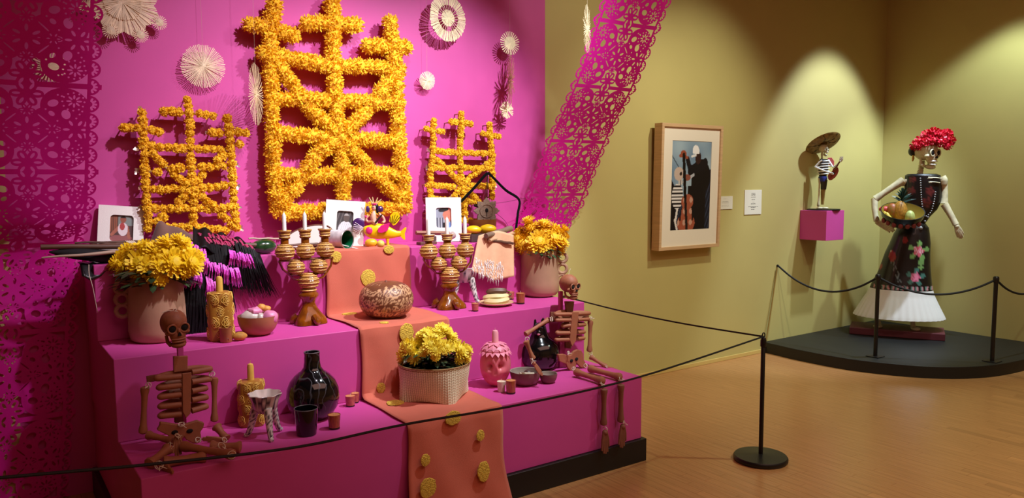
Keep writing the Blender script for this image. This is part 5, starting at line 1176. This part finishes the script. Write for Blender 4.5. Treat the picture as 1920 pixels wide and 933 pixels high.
# cream cloth on rods
CRC = mat('cream_cotton', (228, 176, 138), .85, var=.06, scale=30, bump=.15, bscale=300); WF = mat('white_fringe', (232, 226, 222), .8)
A0 = top(905, 4.05); root = T('cream_cloth', 'cream cotton cloth with a white fringe hanging from the rods at the right', 'cloth', (A0.x, 4.02, Z3))
o_ = Vector((A0.x, 4.02, Z3))
def ccl(u, v):
    xt, yt = 897+66*u, 436-4*math.sin(u*PI)+10*abs(u-.55); xb, yb = 884+80*u, 507+34*u-26*max(0, u-.55)*2
    p = onY(xt+(xb-xt)*v, yt+(yb-yt)*v, 4.035-.05*v**1.2-.018*math.sin(u*13+1)*v-.02*math.sin(PI*u)); return tuple(p)
b = MB(o_); b.grid(ccl, 34, 20); b.build('cloth', CRC, root, solid=.003)
fb = MB(o_)
for i in range(170):
    u = rnd.random()*.72; p = Vector(ccl(u, .86+rnd.uniform(-.25, .13)))+Vector((0, -.005, 0)); strand(fb, p, rnd.uniform(.02, .045), rnd.uniform(-.2, .1), .0018, 3, .005)
fb.build('fringe', WF, root, False, kind='stuff')
pole('grey rod with a rounded end, topmost at the cream cloth', onY(911, 442, 3.99), onY(958, 428, 4.12), .016, .019, mat('grey_rod', (134, 110, 92), .5, var=.2, scale=10))
pole('tan rod crossing above the cream cloth', onY(918, 451, 3.985), onY(965, 436, 4.10), .010, .013, mat('tan_rod', (206, 166, 128), .5, var=.15, scale=10))
pole('dark rod under the tan rod at the cream cloth', onY(915, 449, 4.0), onY(962, 456, 4.0), .007, .009, POLE)

# ================================================================ rope barrier before the altar
BM = mat('black_powder_coat', (14, 14, 16), .4); ROP = mat('black_cord', (10, 10, 12), .7)
P = onZ(1426, 862, 0); P.z = 0
st = T('stanchion', 'black rope stanchion with a round base standing on the wood floor', 'stanchion', P)
b = MB(); b.lathe([(0, .001), (.148, .001), (.152, .008), (.152, .022), (.146, .03), (.05, .036), (.02, .04), (0, .04)], 48); b.build('base', BM, st)
b = MB(); b.lathe([(.0125, .035), (.0125, .715), (.010, .718), (0, .718)], 16); b.build('post', BM, st)
b = MB(); b.lathe([(.016, .665), (.017, .67), (.017, .70), (.013, .712)], 16); b.build('cap', BM, st)
b = MB(); b.tube([(.012*math.cos(2*PI*i/16), 0, .728+.016*math.sin(2*PI*i/16)) for i in range(16)], .0035, 6, closed=True); b.build('eyelet', BM, st)
top = P+Vector((0, 0, .722))
def rope(label, pts, r, m=None, n=10):
    c = Vector(pts[len(pts)//2]); b = MB(c); b.tube(spline(pts, n), r, 8); o = b.build('barrier_rope', m or ROP); o.location = c; return tag(o, label, 'rope', 'barrier ropes')
# the rope passes in front of the altar and leaves the picture at the left
L0 = onZ(0, 896, .68)
def sag(a, c, d, k=7): return [a.lerp(c, i/k)+Vector((0, 0, -d*4*(i/k)*(1-i/k))) for i in range(k+1)]
far = Vector((top.x-4.2, 2.36, .70))
# choose the far end so the line meets the left picture edge where it does
pl_ = [onY(0, 895, 2.52), onY(300, 868, 2.545), onY(560, 837, 2.575), onY(760, 795, 2.60), onY(980, 757, 2.63), onY(1200, 706, 2.67), top]
dd = (pl_[0]-pl_[1]); ext = pl_[0]+dd.normalized()*1.1
rope('long black rope sagging across the front of the altar to the stanchion', [ext]+pl_, .0052)
wk = onY(1060, 556, YW-.02)
rope('black rope from the stanchion back to the wall behind the clay skeleton', [wk, wk.lerp(top, .33)+Vector((0, 0, -.02)), wk.lerp(top, .66)+Vector((0, 0, -.02)), top], .0052)
b = MB(); b.tube([wk, wk+Vector((0, .019, 0))], .008, 8); o = b.build('wall_hook', BM); tag(o, 'small black hook on the wall behind the altar holding a rope', 'hook')
# off-picture stanchion that holds the other end
s2 = copy_tree(st); s2.location = (ext.x, ext.y, 0); s2['label'] = 'black rope stanchion beyond the left end of the altar, holding the long rope'

# ================================================================ barrier on the platform
bases = [onZ(1641, 668, .1), onZ(1860, 677, .1)]; tops = []
for k, B in enumerate(bases):
    B.z = .1005; t = T('barrier_post', ('slim black post on the platform, in front of the white skirt hem', 'slim black post on the platform, to the right of the skeleton lady')[k], 'post', B, 'barrier posts on the platform')
    b = MB(); b.box((-.055, -.055, 0), (.055, .055, .006)); b.build('foot_plate', BM, t, False, bev=.001)
    b = MB(); b.lathe([(.0165, .005), (.0165, .68), (0, .682)], 16); b.build('post', BM, t)
    b = MB(); b.lathe([(.018, .66), (.023, .668), (.023, .702), (.016, .712), (0, .712)], 16); b.build('cap', BM, t)
    tops.append(B+Vector((0, 0, .685)))
hk = onY(1459, 498, YW-.012)
b = MB(); b.tube([hk, hk+Vector((0, .011, 0))], .012, 8); o = b.build('wall_hook', BM); tag(o, 'small black wall hook left of the platform', 'hook')
rope('black rope from the wall hook to the first platform post', sag(hk, tops[0], .18), .009)
rope('black rope between the two platform posts', sag(tops[0], tops[1], .135), .009)
e3 = Vector((XR-.02, tops[1].y-.05, tops[1].z)); rope('black rope running right from the second platform post', sag(tops[1], e3, .16), .009)
b = MB(); b.tube([e3, e3+Vector((.019, 0, 0))], .012, 8); o = b.build('wall_hook', BM); tag(o, 'small black hook on the right wall holding the last rope', 'hook')
b = MB(); A = Vector((6.01, YW-.03, .002)); b.tube([hk+Vector((-.02, -.005, -.02)), (hk+A)/2, A], [.006, .006, .005], 8); o = b.build('cable_strip', mat('tan_cable', (150, 122, 60), .6)); tag(o, 'thin tan cable running down the wall from the hook to the floor', 'cable')

# ================================================================ framed picture and cards
x0, x1, z0, z1 = 4.525, 5.262, 1.045, 2.07
root = T('framed_picture', 'large maple framed photograph of a person in black with a double bass and a skeleton', 'picture', (4.89, YW, 1.045)); o_ = Vector((4.89, YW, 1.045))
D = .085; fw = .028; tl = .022; P_ = lambda x, d, z: (x, YW-.016-d-(z-z0)/(z1-z0)*tl, z)
def hexa(b, xa, xb, za, zb, d0, d1):
    vs = [P_(x, d, z) for z in (za, zb) for d in (d1, d0) for x in (xa, xb)]
    b.add(vs, [(0, 1, 3, 2), (4, 6, 7, 5), (0, 4, 5, 1), (2, 3, 7, 6), (0, 2, 6, 4), (1, 5, 7, 3)])
for xa, xb, za, zb in ((x0, x1, z1-fw, z1), (x0, x1, z0, z0+fw), (x0, x0+fw, z0+fw, z1-fw), (x1-fw, x1, z0+fw, z1-fw)):
    b = MB(o_); hexa(b, xa, xb, za, zb, 0, D); b.build('frame_side', WOOD, root, False, bev=.002)
def bass(u, v):
    v = 1-v
    if el2(u, v, .60, .115, .085, .065, 12) and v < .15 : return (236, 236, 232)
    if seg2(u, v, .50, .175, .60, .16, .014): return (225, 225, 222)
    if el2(u, v, .66, .19, .075, .07): return (52, 32, 30)
    if seg2(u, v, .30, .17, .36, .62, .035): return (14, 12, 14)
    if el2(u, v, .29, .15, .075, .04) or seg2(u, v, .20, .17, .40, .19, .016): return (150, 78, 54)
    if el2(u, v, .40, .41, .085, .035): return (140, 80, 64)
    if seg2(u, v, .44, .42, .56, .38, .018) : return (176, 178, 182)
    if seg2(u, v, .40, .22, .48, .34, .045) or seg2(u, v, .47, .34, .85, .25, .06): return (18, 18, 24)
    for cx, cy, a, c in ((.42, .68, .15, .085), (.4, .92, .22, .11), (.41, .8, .13, .1)):
        if el2(u, v, cx, cy, a, c):
            if seg2(u, v, .36, .6, .42, .98, .03): return (30, 22, 22)
            if el2(u, v, .25, .85, .02, .05) or el2(u, v, .56, .85, .02, .05): return (20, 14, 14)
            return (160, 84, 60) if (math.sin(u*40)+math.sin(v*50)) < .9 else (196, 150, 128)
    if el2(u, v, .74, .4, .24, .2) or (u > .5 and u < .88 and v > .4): return (14, 14, 18)
    if u > .42 and v > .5 and u < .55: return (16, 15, 18)
    if el2(u, v, .19, .37, .115, .075): return (196, 176, 160) if not (el2(u, v, .24, .37, .03, .022)) else (40, 30, 30)
    if el2(u, v, .24, .46, .06, .035): return (226, 222, 214) if (u*60) % 1 > .3 else (60, 50, 50)
    if el2(u, v, .17, .62, .14, .14): return (226, 222, 216) if (v*26) % 1 > .42 else (22, 20, 24)
    if seg2(u, v, .18, .74, .14, .88, .022) or seg2(u, v, .12, .88, .18, .99, .02): return (220, 214, 206)
    if u < .13 and v > .42+.9*u: return (14, 14, 20)
    if v > .62 or (u > .84 and v > .32): return (24, 30, 44) if (u*13+v*9) % 1 > .25 else (50, 62, 82)
    if abs((v-.16)-(u*.75)) < .008 and u < .24: return (40, 50, 60)
    k = .5+.5*math.sin(u*7+v*4)*math.cos(v*9-u*3); return (int(112+46*k), int(138+42*k), int(160+30*k))
b = MB(o_); g = lambda x, z: P_(x, D-.016, z)
mx0, mx1, mz0, mz1 = 4.665, 5.138, 1.205, 1.935
for xa, xb, za, zb in ((x0+fw, x1-fw, mz1, z1-fw), (x0+fw, x1-fw, z0+fw, mz0), (x0+fw, mx0, mz0, mz1), (mx1, x1-fw, mz0, mz1)): hexa(b, xa, xb, za, zb, D-.019, D-.016)
b.build('mat_board', mat('cream_mat', (232, 222, 200), .8), root, False)
b = MB(o_); g = lambda x, z: P_(x, D-.0195, z); print_mesh(b, g(mx0-.005, mz0-.005), g(mx1+.005, mz0-.005), g(mx1+.005, mz1+.005), g(mx0-.005, mz1+.005), 84, 140, bass); b.build('photograph', PRINT, root, False)
b = MB(o_); hexa(b, x0+fw, x1-fw, z0+fw, z1-fw, -.004, .01); b.build('backing', mat('brown_backing', (90, 64, 44), .8), root, False)
CARD = painted('printed_card', .7)
def card(label, pxl, pxr, pyt, pyb, lines):
    A = onY(pxl, pyt, YW-.004); B = onY(pxr, pyb, YW-.004); nx, ny = 40, 60
    def fn(u, v):
        t = 1-v
        for y, w_ in lines:
            if abs(t-y) < .011 and abs(u-.5) < w_/2: return (70, 66, 62) if (u*31+y*17) % 1 > .28 else (190, 186, 170)
        return (226, 222, 204)
    c = Vector(((A.x+B.x)/2, YW, B.z)); b = MB(c); y = YW-.006
    print_mesh(b, (A.x, y, B.z), (B.x, y, B.z), (B.x, y, A.z), (A.x, y, A.z), nx, 90, fn)
    n = len(b.v); b.add([(A.x, y+.0002, B.z), (B.x, y+.0002, B.z), (B.x, y+.0002, A.z), (A.x, y+.0002, A.z), (A.x, YW-.0005, B.z), (B.x, YW-.0005, B.z), (B.x, YW-.0005, A.z), (A.x, YW-.0005, A.z)], [(0, 1, 5, 4), (1, 2, 6, 5), (2, 3, 7, 6), (3, 0, 4, 7), (4, 5, 6, 7)], cols=[lin((220, 214, 196))]*8)
    o = b.build('wall_card', CARD, smooth=False); o.location = c; tag(o, label, 'label card', 'printed cards on the mustard wall')
card('small wide white printed card right of the framed picture', 1345.5, 1373, 368, 391.5, [(.2, .3), (.42, .42), (.52, .46), (.7, .5), (.8, .55)])
card('taller white printed card between the picture and the pink cube shelf', 1396.5, 1427, 356, 401, [(.14, .2), (.18, .24), (.22, .3), (.29, .26), (.39, .2), (.5, .14), (.56, .26), (.6, .26), (.68, .6), (.72, .3), (.79, .24)])

# ================================================================ pink cube shelf with the guitar player
b = MB(); b.box((-.145, -.14, -.141), (.145, .14, .141)); cu = b.build('cube_shelf', PINK, smooth=False, bev=.002); cu.location = (6.70, YW-.141, 1.184); tag(cu, 'pink cube shelf on the mustard wall under the guitar-playing skeleton', 'shelf')
B = Vector((6.71, YW-.15, 1.326)); s = mpp(B); rz = face_cam(B)
root = T('guitar_skeleton', 'small skeleton figure in a wide straw hat playing a guitar on the pink cube', 'figurine', B, rz=rz)
W = lambda x, y, d=0: Vector(((x-300)*.2787*s, d*s, (616-y)*.2787*s))
b = MB(); b.lathe([(0, 0), (29*s, 0), (29*s, 2.2*s), (0, 2.4*s)], 36); b.build('base_disc', BM, root)
HAT = mat('straw_hat_paint', (176, 150, 84), .5, var=.15, scale=40, c2=(110, 88, 40))
M = Matrix.Translation(W(288, 178, 3)) @ Matrix.Rotation(-.47, 4, 'Y') @ Matrix.Rotation(-.42, 4, 'X')
b = MB(); b.lathe([(0, 9*s), (5*s, 8*s), (8*s, 1*s), (14*s, -1*s), (24*s, -1*s), (32*s, 2*s), (33*s, 3*s), (32*s, 3.2*s), (24*s, .4*s), (14*s, .6*s), (9*s, 2.4*s), (5.5*s, 9.6*s), (0, 11*s)], 40, M=M); b.build('hat', HAT, root)
b = MB()
for a in (.3, 1.4, 2.6, 3.7, 4.9, 5.9): b.tube([M @ Vector((9*s*math.cos(a), 9*s*math.sin(a), .2*s)), M @ Vector((20*s*math.cos(a+.15), 20*s*math.sin(a+.15), -1.4*s)), M @ Vector((31*s*math.cos(a), 31*s*math.sin(a), 1.4*s))], .7*s, 5)
b.build('hat_lines', BM, root)
skull(root, Matrix.Translation(W(296, 250, -1)) @ Matrix.Rotation(1.25, 4, 'Z') @ Matrix.Rotation(-.12, 4, 'X'), 20*s, BONE, HOLE_SHADE, .55, WHITE)
b = MB(); b.tube([W(278, 215), W(278, 245), W(280, 280)], 1.7*s, 8); b.build('neck', BONE, root)
BLKB = mat('dark_torso_paint', (20, 20, 28), .5)
b = MB(); b.tube([W(292, 275), W(290, 300), W(290, 345), W(288, 390)], [7*s, 10*s, 10*s, 7.5*s], 16, flat=.75); b.build('torso', BLKB, root)
for k in range(6):
    y = 290+k*17; b = MB(); rr = (8.5, 10.4, 11, 10.8, 10, 8.8)[k]*s; c = W(290, y)
    b.tube([c+Vector((rr*math.cos(2*PI*i/22), rr*.78*math.sin(2*PI*i/22), .6*s*math.cos(2*PI*i/22))) for i in range(22)], 1.25*s, 6, closed=True); b.build('rib', WHITE, root)
b = MB(); b.tube([W(283, 285, -7), W(262, 300, -6), W(240, 328, -6)], [2*s, 1.7*s, 2*s], 8); b.tube([W(240, 328, -6), W(290, 352, -11), W(335, 368, -14)], [2*s, 1.5*s, 1.6*s], 8); b.build('arm', WHITE, root)
b = MB(); b.tube([W(318, 280, 2), W(350, 330, 2), W(375, 315, -8), W(392, 292, -13)], [1.9*s, 1.6*s, 1.4*s, 1.4*s], 8); b.build('arm', WHITE, root)
b0 = W(0, 0); hand(root, W(335, 368, -14), W(355, 378, -15), 1.6*s, .75*s, WHITE, (0, 0, 0)); hand(root, W(392, 292, -14), W(402, 270, -15), 1.8*s, .75*s, WHITE, (0, 0, 0))
PKB = mat('coral_cape_paint', (214, 100, 100), .5)
b = MB(); b.wprism([W(*p, 2) for p in ((315, 268), (340, 266), (356, 290), (356, 330), (325, 322))], (0, 5*s, 0)); b.build('cape', PKB, root, False, bev=.002)
GT = mat('red_guitar_wood', (140, 58, 40), .3, var=.15, scale=20, coat=.4)
pg = [(322, 408), (318, 385), (332, 365), (345, 358), (350, 340), (366, 325), (382, 335), (386, 355), (378, 380), (366, 398), (345, 416), (330, 418)]
b = MB(); b.wprism([W(*p, -10) for p in pg], (0, 5*s, 0)); b.build('guitar_body', GT, root, False, bev=.004)
b = MB(); b.tube([W(360, 350, -11), W(392, 290, -13)], [1.6*s, 1.3*s], 6); b.build('guitar_neck', CLAYD, root)
b = MB(); b.wprism([W(*p, -14) for p in ((385, 288), (390, 262), (410, 262), (410, 285), (398, 300))], (0, 2*s, 0)); b.build('guitar_head', BONE, root, False, bev=.001)
b = MB(); b.ell(W(352, 372, -10.5), (2.6*s, .4*s, 2.6*s), 12, 6); b.build('sound_hole', HOLE_SHADE, root)
b = MB(); b.lathe([(7*s, 0), (8*s, 5*s), (7.6*s, 9*s), (6*s, 10*s)], 18, o=W(288, 425)); b.build('blue_sash', mat('blue_sash_paint', (44, 56, 140), .5), root)
SH = mat('olive_shorts_paint', (52, 54, 44), .5)
b = MB(); b.tube([W(296, 415), W(296, 445), W(295, 478)], [6.5*s, 5.5*s, 5*s], 14); b.build('shorts', SH, root)
b = MB(); b.tube([W(294, 475), W(292, 500), W(292, 580)], [4.4*s, 4*s, 2.6*s], 12); b.build('boot_leg', mat('ochre_stocking', (150, 120, 60), .5), root)
bone(root, 'leg_bone', W(270, 398, -3), W(266, 595, -3), 1.7*s, BONE, None, 1.6)
for x in (270, 300): b = MB(); b.ell(W(x+8, 603, -3), (6.5*s, 3*s, 2*s), 12, 8); b.build('foot', BONE, root)

# ================================================================ tall skeleton lady
B = Vector((7.40, 3.86, .101)); B = onZ(1688, 627, .1); B.z = .101; s = mpp(B); rz = face_cam(B)
ca = T('skeleton_lady', 'tall skeleton lady statue in a black flowered dress carrying a bowl of fruit', 'statue', B, rz=rz)
sz = s/1.0
W = lambda x, y, d=0: Vector(((x-1688)*s, d*s, (627-y)*s*1.012))
def rows_mesh(rows, n=48, dk=.62, colf=None, wav=None):
    b = MB(); vs = []; cols = []
    R = [tuple(np.interp(t, np.arange(len(rows)), [r[k] for r in rows]) for k in range(3)) for t in np.linspace(0, len(rows)-1, (len(rows)-1)*6+1)]
    for i, (y, cx, hw) in enumerate(R):
        for j in range(n):
            a = 2*PI*j/n; g = 1+(wav(a, y) if wav else 0); p = W(cx, y)+Vector((hw*g*math.cos(a)*s, hw*dk*g*math.sin(a)*s, 0)); vs.append(tuple(p))
            if colf: cols.append(lin(colf(cx+hw*math.cos(a), y, math.sin(a))))
    k = len(R); fs = [(i*n+j, (i+1)*n+j, (i+1)*n+(j+1) % n, i*n+(j+1) % n) for i in range(k-1) for j in range(n)]
    fs += [tuple(range(n)), tuple((k-1)*n+j for j in range(n-1, -1, -1))]
    b.add(vs, fs, 0, cols if colf else None); return b
FL = [(1712, 469, 10, 'rose'), (1670, 480, 9, 'bud'), (1709, 516, 9, 'pink'), (1726, 363, 9, 'dark'), (1722, 382, 10, 'dark'), (1698, 341, 7, 'dark'), (1697, 362, 8, 'dark'), (1650, 500, 5, 'bud'), (1690, 450, 6, 'bud')]
def dress_col(x, y, sn):
    if sn < .25:
        for cx, cy, r, k in FL:
            dx, dy = x-cx, y-cy; d = math.hypot(dx, dy)/r; a = math.atan2(dy, dx)
            if k == 'bud':
                if (dx/.7)**2+dy**2 < r*r: return (150, 40, 40)
                continue
            if d < .85+.12*math.cos(5*a):
                rings = (d*3+a/(2*PI)) % 1
                if k == 'pink': return (226, 130, 160) if rings > .35 else (196, 80, 120)
                if k == 'rose': return (214, 96, 116) if rings > .4 else (240, 190, 200)
                return (98, 36, 36) if rings > .4 else (64, 22, 24)
            if d < 1.5+.3*math.cos(5*a+1) and k in ('pink', 'rose') and math.cos(5*a+1) > .0: return (70, 120, 110) if k == 'pink' else (120, 170, 96)
        if abs(x-1717) < 3.6+1.8*math.sin(y*1.1) and 482 < y < 502: return (116, 160, 92)
        if 1664 < x < 1692 and 488 < y < 536:
            for f in (0, .8): 
                if abs((x-1668)-(y-488)*.45-4*math.sin(y*.14+f*3)) < .8: return (110, 120, 122)
        if 533 < y < 540 and ((x+2) % 8) < 4.5 and x > 1640: return (206, 140, 150) if (x % 8) < 4 else (110, 150, 140)
        if 470 < y < 476 and 1664 < x < 1676 and (x*1.3) % 2 < .7: return (200, 196, 180)
    return (16, 15, 16)
DR = painted('painted_black_dress', .35, coat=.35)
top_rows = [(331, 1713, 24), (334, 1714, 29), (345, 1715, 30), (360, 1715, 30.5), (380, 1715, 31), (395, 1712, 28), (408, 1706, 23), (420, 1702, 20)]
sk_rows = [(420, 1702, 20), (428, 1702, 26), (440, 1700, 30), (457, 1698, 34), (474, 1694.5, 37.5), (495, 1692, 41), (514, 1690, 45), (530, 1687, 50), (541, 1686, 53)]
rows_mesh(top_rows[::-1][::-1], 56, .55, dress_col).build('bodice', DR, ca, sharp=False)
b = rows_mesh(sk_rows, 128, .72, dress_col); b.build('skirt', DR, ca, sharp=False)
WS = mat('white_pleated_cloth', (234, 232, 228), .7)
rows_mesh([(540, 1686, 52.5), (552, 1685, 57), (570, 1684, 66), (588, 1683.5, 75), (593, 1683.5, 77)], 150, .72, None, lambda a, y: .018*math.cos(a*38)*(y-538)/55).build('flounce', WS, ca, sharp=False)
b = MB(); pb = [(-96, -20), (-60, -42), (60, -42), (98, -20), (98, 16), (70, 26), (-96, 26)]
MB_ = mat('maroon_board', (92, 34, 44), .5, var=.1, scale=6)
b.box((-86*s, -34*s, 0), (72*s, 34*s, 13*s)); b.build('base_board', MB_, ca, False, bev=.006)
for x in (1650, 1708):
    b = MB(); b.tube([W(x, 580, -6), W(x, 602, -6), W(x+1, 612, -8)], [4*s, 4*s, 5*s], 10); b.ell(W(x+(0 if x < 1700 else 5), 612, -14), (8*s, 11*s, 4*s), 12, 8); b.build('foot', BONE, ca)
z = lambda x, y, d=0: W(1590+.2573*x, 230+.2573*y, d)
b = MB(); b.tube([z(462, 415), z(468, 370), z(476, 300)], [5.5*s, 4.3*s, 4.3*s], 12); b.build('neck', BONE, ca)
for k in range(9): b = MB(); c = z(463+k*1.6, 400-k*11); b.tube([c+Vector((4.7*s*math.cos(2*PI*i/14), 4.7*s*math.sin(2*PI*i/14), 0)) for i in range(14)], .8*s, 5, closed=True); b.build('vertebra', BONE, ca)
skull(ca, Matrix.Translation(z(498, 352)) @ Matrix.Rotation(.95, 4, 'Z') @ Matrix.Rotation(.04, 4, 'X'), 52*s, BONE, HOLE_SHADE, .12, WHITE)
b = MB(); b.ell(z(470, 225, 5), (17*s, 15*s, 14*s), 18, 12); b.ell(z(415, 235, 3), (8*s, 9*s, 9*s), 14, 8); b.build('hair', HAIR, ca)
RED = mat('red_paper_petals', (200, 24, 52), .4, var=.1, scale=40, coat=.2, island=.15)
RM = []
for k in range(2):
    r = random.Random(50+k); b = MB(); b.ell((0, 0, 0), .6, 8, 6)
    for i in range(46):
        zz = 1-2*(i+.5)/46; a = i*2.39996; d = Vector((math.sqrt(1-zz*zz)*math.cos(a), math.sqrt(1-zz*zz)*math.sin(a), zz)); t = d.orthogonal().normalized(); t = Matrix.Rotation(r.uniform(0, 3), 3, d) @ t
        b.add([tuple(d*.5), tuple(d*.9+t*.26), tuple(d*1.05+t*.1), tuple(d*1.05-t*.1), tuple(d*.9-t*.26)], [(0, 1, 2, 3, 4)])
    RM.append(b.mesh('red_bloom', RED, False))
for x, y, d, r in ((430, 195, -8, 40), (460, 165, -2, 42), (500, 125, 0, 42), (540, 115, -4, 45), (580, 130, -8, 42), (620, 125, 0, 42), (640, 165, -4, 40), (630, 200, -9, 34), (585, 175, -14, 40), (540, 165, -13, 42), (495, 180, -13, 38), (455, 205, -12, 30), (520, 140, 10, 42), (600, 150, 10, 42), (470, 185, 8, 38)):
    put('wreath_flower', RM[rnd.randrange(2)], ca, z(x, y, d), Euler((rnd.uniform(0, 6), rnd.uniform(0, 6), 0)).to_quaternion(), r*.2573*s)
b = MB(); b.tube([z(418, 262, -4), z(418, 285, -4), z(415, 305, -4)], [1.6*s, 2.2*s, 1*s], 8); b.build('earring', mat('old_gold', (190, 150, 70), .35, metal=.7), ca)
def limb(name, pts, rad): b = MB(); b.tube(spline(pts, 5), [r*s for r in np.interp(np.linspace(0, len(rad)-1, (len(pts)-1)*5+1), range(len(rad)), rad)], 12); b.build(name, BONE, ca)
limb('shoulder', [z(375, 430), z(372, 440), z(345, 455)], [8, 8.5, 8])
limb('upper_arm', [z(360, 440, -2), z(290, 490, -4), z(230, 535, -6), z(185, 570, -7)], [8, 6, 5.5, 7])
limb('forearm', [z(180, 570, -7), z(183, 630, -12), z(190, 680, -16), z(200, 725, -19)], [6.5, 5.5, 5, 5.5])
hand(ca, z(205, 735, -20), z(325, 785, -34), 6*s, 2.3*s, BONE, (0, 0, 0), .12)
limb('shoulder', [z(600, 415), z(612, 440), z(615, 470)], [7, 7.5, 6])
limb('upper_arm', [z(612, 430, 2), z(622, 500, 2), z(625, 560, 0), z(622, 600, -1)], [7, 5.5, 5.5, 7])
limb('forearm', [z(625, 605, -2), z(650, 650, -4), z(680, 705, -6), z(700, 745, -8)], [7, 6, 5.4, 5.5])
hand(ca, z(705, 755, -9), z(735, 835, -12), 4.5*s, 2.5*s, BONE, (0, 0, 0), -.25)
b = MB()
for y, dx in ((425, -70), (455, -60), (420, 70), (450, 60)): b.tube([z(530-dx*.2, y-2, -15), z(530+dx*.5, y, -15), z(530+dx, y+6, -10)], .9*s, 5)
b.build('collar_bones', BONE, ca)
GB = mat('grey_bead', (150, 148, 150), .3, metal=.4)
bd = MB(); bd.ell((0, 0, 0), 1, 8, 6); BDM = bd.mesh('bead', GB)
nk = spline([z(468, 425, -16), z(474, 500, -17), z(480, 570, -17), z(492, 650, -17), z(505, 690, -17), z(540, 660, -17), z(556, 600, -17), z(565, 520, -16)], 4)
for i, p in enumerate(resample(nk, 4.2*s)): put('necklace_bead', BDM, ca, p, None, 1.5*s)
for x, y, r in ((525, 693, 1.8), (508, 722, 1.8), (483, 770, 3.6)): put('pendant', BDM, ca, z(x, y, -17), None, r*s)
# fruit bowl in her arm
c = z(355, 745, -34)
M = Matrix.Translation(c) @ Matrix.Rotation(.42, 4, 'X') @ Matrix.Rotation(.10, 4, 'Y')
b = MB(); R_ = 36.5*s; pr = [(0, 0), (12*s, 0), (22*s, 3*s), (30*s, 10*s), (35*s, 20*s), (36.5*s, 28*s), (35*s, 28*s), (29*s, 13*s), (18*s, 6*s), (0, 5*s)]
b.lathe(pr, 40, M=M, mif=lambda i: 1 if i > 5 else 0); fbowl = b.build('fruit_bowl', [mat('black_lacquer', (16, 16, 15), .3, coat=.4), mat('olive_bowl_inside', (140, 118, 40), .45)], ca)
def fr_(name, m, pos, r, fn=None, Mx=None): b = MB(); b.ell((0, 0, 0), tuple(q*s for q in r), 16, 12, M=Mx, fn=fn); b.v = [(v[0]+pos.x, v[1]+pos.y, v[2]+pos.z) for v in b.v]; return b.build(name, m, fbowl)
pine = fr_('pineapple', mat('pineapple_skin', (170, 120, 40), .5, var=.3, scale=60), z(350, 655, -30), (12, 12, 20))
PL = mat('pineapple_leaf', (24, 52, 42), .4, var=.2, scale=30)
b = MB()
for i in range(26):
    a = i*2.4; L = (24-.45*i)*s; e = .35+.045*i; d = Vector((math.cos(a)*math.cos(e), math.sin(a)*math.cos(e), math.sin(e))); t = d.orthogonal().normalized()*2.2*s; p = z(362, 590-i*2.6, -30)
    b.add([tuple(p-t), tuple(p+t), tuple(p+d*L*.6+t*.7), tuple(p+d*L*.6-t*.7), tuple(p+d*L-U*2*s)], [(0, 1, 2, 3), (3, 2, 4)])
b.build('pineapple_leaves', PL, fbowl, False)
YB = mat('yellow_banana_paint', (206, 180, 66), .45, var=.1, scale=30)
for x0_, y0_, d0 in ((248, 655, -38), (262, 660, -44)):
    b = MB(); b.tube(spline([z(x0_, y0_, d0), z(x0_+22, y0_+38, d0-3), z(x0_+60, y0_+68, d0-4)], 5), [3*s*k for k in (.5, .9, 1.1, 1.2, 1.25, 1.25, 1.2, 1.1, .9, .6, .4)], 9); b.build('banana', YB, fbowl)
fr_('red_apple', mat('red_apple_paint', (186, 44, 48), .35, coat=.3), z(410, 735, -50), (8.5, 8, 7.5)); fr_('green_melon', mat('pale_green_melon', (176, 186, 110), .45, var=.3, scale=50), z(412, 690, -44), (8, 8, 12))
fr_('watermelon_slice', mat('watermelon_flesh', (196, 60, 60), .5), z(250, 640, -28), (10, 6, 6)); fr_('mango', mat('mango_red_green', (120, 110, 40), .45, c2=(170, 70, 40), var=.5, scale=30), z(300, 650, -30), (10, 9, 14))
for a in np.linspace(-2.6, -.6, 7):
    b = MB(); p = M @ Vector((33.5*s*math.cos(a), 33.5*s*math.sin(a), 14*s)); b.ell((0, 0, 0), (4*s, 3*s, 5*s), 10, 8); b.v = [(v[0]+p.x, v[1]+p.y, v[2]+p.z) for v in b.v]; b.build('painted_rose', mat('faded_rose_paint', (130, 52, 52), .5), fbowl)
